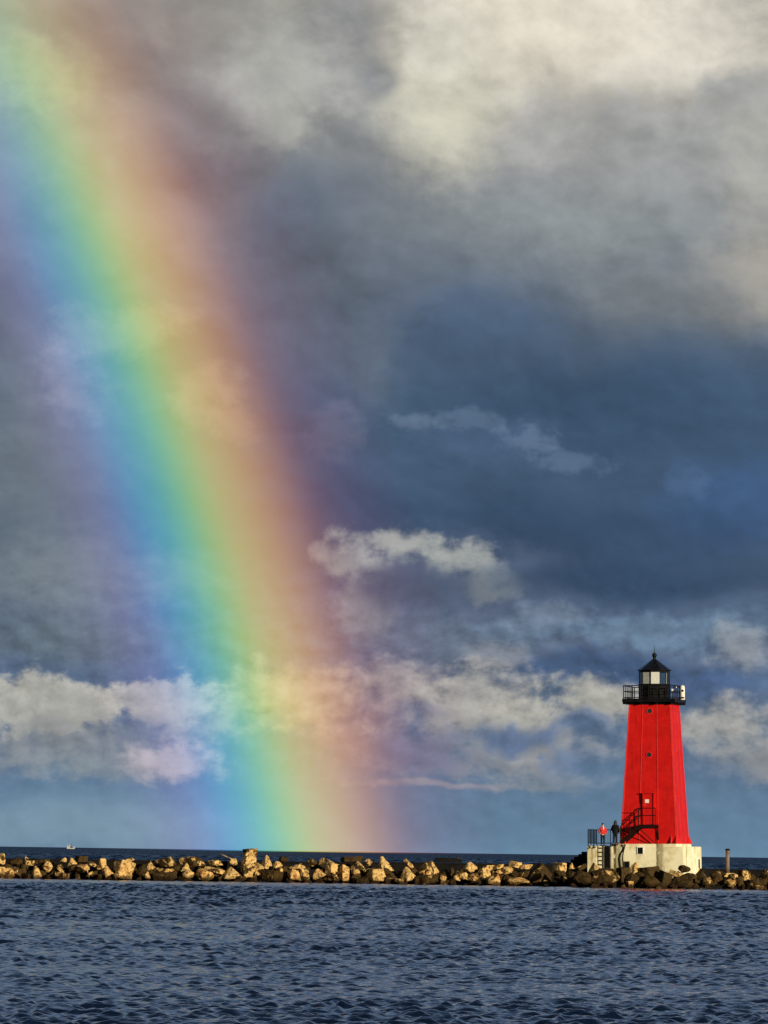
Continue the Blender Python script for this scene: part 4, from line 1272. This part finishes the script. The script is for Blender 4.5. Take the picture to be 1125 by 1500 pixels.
B = [
 # x0, x1, y0, y1, shape, tone, rust, lean, label
 (-8, 26, 1270, 1288, 'block', .45, .9, .0, 'low orange brown block with a pale top ledge, first along the waterline from the left'),
 (-10, 7, 1250, 1267, 'wedge', .3, .1, .3, 'pale sloping boulder cut off by the left edge of the photo, upper row'),
 (34, 43, 1252, 1262, 'tri', .3, .1, .0, 'small pale upright stone perched on the wall top, left of the far boat'),
 (15, 34, 1255, 1269, 'dome', .95, .3, .1, 'dark brown rounded boulder in the upper row near the left edge'),
 (36, 50, 1261, 1268, 'slab', .35, .2, .1, 'thin pale flat stone just below the small upright stone on the wall'),
 (44, 61, 1268, 1286, 'tri', .05, .4, -.15, 'bright golden pyramid boulder at the waterline, the leftmost of its shape'),
 (49, 72, 1259, 1266, 'slab', .75, .2, -.05, 'dark flat slab with a thin pale edge above the leftmost golden pyramid boulder'),
 (63, 77, 1262, 1277, 'dome', .15, .2, -.3, 'pale rounded boulder right of the leftmost golden pyramid boulder'),
 (82, 94, 1268, 1281, 'slab', .2, .2, .75, 'small pale stone leaning steeply, straight below the far boat'),
 (88, 100, 1256, 1263, 'tri', .25, .1, .2, 'little pale stone on top of the wall straight below the far boat'),
 (84, 101, 1278, 1288, 'block', .4, 1.0, .1, 'small reddish stone at the waterline below the far boat'),
 (99, 114, 1257, 1271, 'tri', .3, .2, -.35, 'pale triangular boulder in the upper row just right of the far boat'),
 (107, 131, 1267, 1288, 'dome', .30, .9, -.25, 'large orange boulder with a bright right side at the waterline, right of the far boat'),
 (110, 128, 1254, 1264, 'block', .85, .1, .1, 'dark angular boulder on the wall top above the large orange boulder'),
 (128, 147, 1261, 1274, 'slab', .4, .2, .55, 'slanting tan slab in the upper row right of the large orange boulder'),
 (145, 156, 1258, 1272, 'block', .3, .2, -.1, 'narrow pale upright block left of the widest golden boulder'),
 (150, 166, 1268, 1287, 'tri', .2, .8, -.25, 'pale pointed wedge with a reddish foot at the waterline, left of the widest golden boulder'),
 (167, 198, 1260, 1288, 'block', .0, .45, .06, 'widest and brightest golden blocky boulder in the left part of the breakwater'),
 (177, 196, 1256, 1268, 'slab', .4, .1, -.55, 'tilted slab propped on the right shoulder of the widest golden boulder'),
 (199, 214, 1273, 1285, 'dome', .75, .8, .2, 'low dark red brown stone right of the widest golden boulder'),
 (212, 229, 1260, 1277, 'tri', .2, .2, -.1, 'pale pointed boulder like a shark fin right of the widest golden boulder'),
 (209, 220, 1277, 1287, 'tri', .05, .2, .1, 'small bright pointed stone at the foot of the shark fin boulder'),
 (228, 258, 1255, 1271, 'block', .62, .1, -.22, 'large block with a pale flat sloping top and dark front, upper row'),
 (224, 258, 1277, 1291, 'slab', .85, .5, .0, 'long low dark slab at the waterline under the large block with pale flat top'),
 (226, 252, 1271, 1279, 'slab', .6, .4, .1, 'reddish broken ledge beneath the large block with pale flat top'),
 (263, 300, 1255, 1272, 'block', .58, .2, -.08, 'broad brown boulder with pale right end on the wall, left of the rainbow foot'),
 (261, 279, 1264, 1279, 'tri', .05, .1, .2, 'pale triangular boulder leaning on the broad brown boulder'),
 (267, 284, 1274, 1287, 'dome', .25, .4, .0, 'tan rounded block below the pale triangular boulder on the broad brown one'),
 (286, 312, 1273, 1290, 'dome', .25, .9, -.1, 'rounded orange brown boulder at the waterline left of the rainbow foot'),
 (299, 331, 1269, 1282, 'slab', .4, .3, .25, 'long tan slab sloping down right, under the round pale boulder on the wall'),
 (305, 326, 1260, 1270, 'block', .40, .1, -.1, 'thin pale slab lying left of the round pale boulder on the wall'),
 (323, 347, 1251, 1267, 'dome', .35, .1, .1, 'round pale boulder on top of the wall, left of the tall stacked pile'),
 (322, 356, 1270, 1288, 'tri', .0, .35, .0, 'bright jagged golden boulder at the waterline left of the tall stacked pile'),
 (356, 377, 1243, 1256, 'block', .55, .1, .08, 'topmost dark tan boulder of the tall stacked pile, standing highest of all'),
 (354, 375, 1254, 1269, 'block', .28, .1, -.06, 'pale square boulder, second from the top of the tall stacked pile'),
 (353, 373, 1266, 1288, 'block', .45, .4, .05, 'brown lower boulder holding up the tall stacked pile'),
 (369, 386, 1264, 1285, 'block', .38, .2, .12, 'tan upright block against the right side of the tall stacked pile'),
 (380, 402, 1254, 1273, 'tri', .05, .15, .0, 'pale domed peak in the upper row just right of the tall stacked pile'),
 (400, 414, 1261, 1273, 'wedge', .1, .1, -.5, 'small pale curved stone right of the pale domed peak'),
 (384, 414, 1274, 1291, 'block', .72, .8, .0, 'low brown block with dark top at the waterline right of the stacked pile'),
 (409, 422, 1254, 1263, 'dome', .85, .2, .0, 'dark rounded stone on the walkway behind, under the yellow of the rainbow'),
 (424, 447, 1265, 1277, 'dome', .05, .2, -.1, 'pale domed boulder sitting on an orange block under the yellow of the rainbow'),
 (421, 441, 1274, 1290, 'block', .18, .9, .0, 'orange block at the waterline under the yellow of the rainbow'),
 (439, 453, 1273, 1292, 'block', .55, .5, -.15, 'brown angular upright boulder right of the orange block under the rainbow'),
 (450, 464, 1258, 1269, 'dome', .5, .1, .0, 'small mottled pale stone on the wall under the orange of the rainbow'),
 (465, 489, 1257, 1273, 'block', .38, .2, .45, 'slanted tan boulder in the upper row under the orange of the rainbow'),
 (459, 477, 1273, 1290, 'wedge', .35, .5, -.6, 'tan boulder sloping down to the right at the waterline under the rainbow'),
 (477, 497, 1264, 1290, 'block', .12, .5, .05, 'big pale boulder, left one of the pair split by a dark crack'),
 (497, 511, 1267, 1291, 'block', .12, .5, -.05, 'big golden boulder, right one of the pair split by a dark crack'),
 (509, 537, 1262, 1279, 'tri', .55, .3, .1, 'mottled brown boulder in the upper row right of the cracked pair'),
 (515, 527, 1273, 1281, 'dome', .15, .2, .0, 'small pale round stone below the mottled brown boulder'),
 (500, 531, 1254, 1263, 'slab', .95, .1, .0, 'dark flat rock lying on the walkway behind the cracked pair'),
 (536, 566, 1273, 1291, 'block', .1, .3, -.08, 'wide bright flat topped block under the pink edge of the rainbow'),
 (535, 547, 1258, 1268, 'dome', .35, .3, .0, 'small tan stone in the upper row left of the tall pale peak'),
 (553, 576, 1255, 1280, 'tri', .05, .1, -.12, 'tall pale peak in the upper row under the pink edge of the rainbow'),
 (585, 611, 1270, 1291, 'tri', .05, .2, -.2, 'pale wedge shaped boulder with a broad bright face left of the dark slab'),
 (591, 608, 1259, 1274, 'slab', .3, .1, .85, 'thin pale slab leaning on edge above the pale wedge shaped boulder'),
 (609, 643, 1262, 1283, 'wedge', .55, .2, -.1, 'big boulder with mottled left face and bright right face below the dark slab'),
 (569, 591, 1284, 1295, 'dome', .35, 1.0, .0, 'low orange stone at the waterline left of the dark slab'),
 (610, 645, 1281, 1295, 'slab', .6, 1.0, -.15, 'low brown red slabby rock at the waterline below the big mottled boulder'),
 (651, 665, 1271, 1285, 'dome', .65, .1, .3, 'dark stone with a pale arched rim below the right end of the slab'),
 (663, 674, 1276, 1290, 'wedge', .1, .2, .1, 'small pale upright stone right of the arched dark stone'),
 (679, 699, 1263, 1279, 'dome', .0, .1, .0, 'bright domed boulder in the upper row right of the dark slab'),
 (673, 687, 1278, 1289, 'dome', .05, .1, .1, 'small pale dome in the lower row beneath the bright domed boulder'),
 (686, 702, 1279, 1293, 'dome', .45, .9, .2, 'rounded brown stone in the lower row left of the pale cube'),
 (700, 719, 1271, 1286, 'block', .0, .1, -.12, 'bright pale cube of rock midway between the dark slab and the lighthouse'),
 (705, 737, 1266, 1279, 'slab', .4, .2, -.18, 'flat tan slab lying behind the bright pale cube of rock'),
 (711, 732, 1281, 1297, 'wedge', .25, .7, .3, 'slanting orange boulder at the waterline right of the pale cube'),
 (724, 741, 1273, 1285, 'dome', .4, .4, .3, 'brown stone wedged above the slanting orange boulder'),
 (735, 752, 1270, 1281, 'dome', .3, .3, -.1, 'small tan stone left of the large hump backed orange boulder'),
 (743, 775, 1277, 1298, 'dome', .22, .7, -.3, 'large hump backed orange boulder at the waterline left of the dark streaked wedge'),
 (745, 765, 1261, 1272, 'block', .2, .1, .25, 'pale bumpy boulder on the wall above the hump backed orange boulder'),
 (762, 780, 1266, 1273, 'slab', .3, .1, .0, 'flat pale stone beside the pale bumpy boulder on the wall'),
 (768, 806, 1265, 1293, 'wedge', .75, .3, -.05, 'big dark streaked wedge boulder with a bright right edge'),
 (809, 829, 1264, 1282, 'block', .35, .2, .0, 'pale block with a dark left face, standing left of the concrete steps'),
 (833, 842, 1264, 1273, 'tri', .3, .1, .0, 'small pale stone at the foot of the concrete steps'),
 (842, 860, 1265, 1279, 'slab', .6, .1, -.4, 'brown rounded slab tilted against the left end of the lighthouse base'),
 (821, 839, 1282, 1299, 'slab', .6, 1.0, .5, 'reddish slab sloping into the water left of the lighthouse'),
 (860, 884, 1264, 1281, 'tri', .25, .2, .0, 'pale pointed boulder at the foot of the ladder'),
 (866, 907, 1271, 1301, 'dome', .62, .4, -.2, 'big rounded brown boulder in front of the dark recess beside the ladder'),
 (840, 868, 1277, 1301, 'dome', .95, .3, .2, 'dark rounded boulder at the waterline below the left end of the lighthouse base'),
 (903, 923, 1270, 1296, 'block', 1.2, .1, .0, 'black square boulder below the loose cable on the lighthouse base'),
 (919, 939, 1263, 1285, 'tri', -.3, .0, .2, 'bright cream boulder leaning on the lighthouse base below its square window'),
 (917, 938, 1280, 1297, 'dome', .75, .4, .0, 'dark brown boulder below the bright cream one'),
 (935, 967, 1269, 1287, 'block', .85, .2, .05, 'wide dark boulder with tan patches below the middle of the lighthouse base'),
 (938, 966, 1282, 1301, 'dome', 1.1, .2, .0, 'black rounded boulder at the waterline below the wide dark boulder'),
 (963, 984, 1274, 1299, 'block', .85, .3, .08, 'upright dark boulder with a streaked brown face in front of the lighthouse base'),
 (979, 1002, 1274, 1286, 'slab', .05, .1, .15, 'long pale slab under the lighter right part of the lighthouse base'),
 (994, 1011, 1268, 1281, 'dome', .55, .2, .0, 'brown round boulder touching the right part of the lighthouse base'),
 (980, 1022, 1279, 1300, 'wedge', .70, .2, .1, 'broad dark boulder with tan crest at the right part of the lighthouse base'),
 (1014, 1035, 1273, 1290, 'tri', .5, .2, .0, 'pointed tan boulder at the right corner of the lighthouse base'),
 (1022, 1043, 1284, 1299, 'dome', .5, .3, -.2, 'tan brown boulder low at the waterline right of the lighthouse base'),
 (1041, 1063, 1275, 1286, 'dome', .4, .1, -.1, 'rounded tan boulder just left of the mooring post'),
 (1059, 1077, 1279, 1285, 'slab', .3, .1, .0, 'thin pale flat stone at the foot of the mooring post'),
 (1061, 1080, 1285, 1299, 'dome', .4, .7, .0, 'orange brown boulder below the mooring post'),
 (1081, 1099, 1274, 1289, 'block', .5, .2, .2, 'mottled tan boulder right of the mooring post'),
 (1076, 1090, 1284, 1298, 'wedge', .65, .3, .0, 'dark brown boulder between the post and the right edge, lower row'),
 (1094, 1115, 1286, 1300, 'wedge', .85, .2, .1, 'dark boulder with a pale ridge near the right edge'),
 (1101, 1123, 1297, 1305, 'slab', .35, 1.0, .0, 'low orange stone at the waterline near the right edge'),
 (1117, 1131, 1273, 1285, 'dome', .55, .1, .0, 'brown boulder cut off by the right edge of the photo'),
]
def build_boulders():
    for i, (x0, x1, y0, y1, sh, tone, rust, lean, label) in enumerate(B):
        boulder(x0, x1, y0, y1, sh, tone + (.12 if x0 > 838 and tone > .2 else 0), rust, lean, label, 101 + i * 13)
    # rubble filling the gaps, its dark tone painted in for their shade
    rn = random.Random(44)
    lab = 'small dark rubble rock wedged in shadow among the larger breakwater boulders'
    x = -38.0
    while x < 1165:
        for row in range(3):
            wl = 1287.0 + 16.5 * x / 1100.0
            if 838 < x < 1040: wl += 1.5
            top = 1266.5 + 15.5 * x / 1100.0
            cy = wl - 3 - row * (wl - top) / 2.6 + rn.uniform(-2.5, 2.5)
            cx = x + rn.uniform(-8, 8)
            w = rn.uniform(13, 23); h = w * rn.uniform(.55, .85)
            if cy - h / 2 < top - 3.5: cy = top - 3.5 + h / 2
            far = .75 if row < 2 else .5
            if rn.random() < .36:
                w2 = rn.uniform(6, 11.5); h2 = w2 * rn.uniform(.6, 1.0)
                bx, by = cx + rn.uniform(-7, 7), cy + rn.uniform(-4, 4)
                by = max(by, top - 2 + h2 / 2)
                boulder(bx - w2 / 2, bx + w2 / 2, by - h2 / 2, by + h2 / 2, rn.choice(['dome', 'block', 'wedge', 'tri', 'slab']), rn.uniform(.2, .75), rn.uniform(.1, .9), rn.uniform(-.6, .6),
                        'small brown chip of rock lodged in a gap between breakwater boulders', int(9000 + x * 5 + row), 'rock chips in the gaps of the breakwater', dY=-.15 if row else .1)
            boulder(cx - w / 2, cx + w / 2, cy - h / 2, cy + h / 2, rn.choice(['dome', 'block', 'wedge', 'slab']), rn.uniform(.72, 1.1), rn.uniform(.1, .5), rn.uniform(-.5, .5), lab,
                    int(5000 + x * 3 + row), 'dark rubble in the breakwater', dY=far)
        x += rn.uniform(22, 29)

def build_pile_beyond():
    """the pile goes on past both sides of the photograph: one heap, since the photo shows none of these stones"""
    rn = random.Random(71); mb = MB(); org = at(562, 1285, 372)
    for lo, hi in ((-330, -42), (1168, 1420)):
        x = lo
        while x < hi:
            for row in range(3):
                wl = 1287.0 + 16.5 * x / 1100.0
                cy = wl - 4 - row * 8 + rn.uniform(-2.5, 2.5); w = rn.uniform(14, 28); h = w * rn.uniform(.55, .9)
                Y = slope_Y(min(x, 837), cy); s = FPX / Y
                me = boulder_mesh(rn.choice(['dome', 'block', 'wedge', 'tri']), w / s, h / s, w / s, int(20000 + x * 4 + row), rn.uniform(-.4, .4))
                c = at(x + rn.uniform(-6, 6), cy, Y) - org
                mb.raw([v.co + c for v in me.vertices], [tuple(p.vertices) for p in me.polygons])
                bpy.data.meshes.remove(me)
            x += rn.uniform(16, 24)
    o = mb.build('rubble_mound', M['rock']); o.location = org; o['tone'] = .5; o['rust'] = .3
    tag(o, 'heaped boulders of the breakwater continuing past the edges of the photo', 'rubble', kind='stuff')

gallery_things()
build_guard_rail()
build_people()
build_steps()
build_post()
build_boat()
build_breakwater()
build_boulders()
build_pile_beyond()
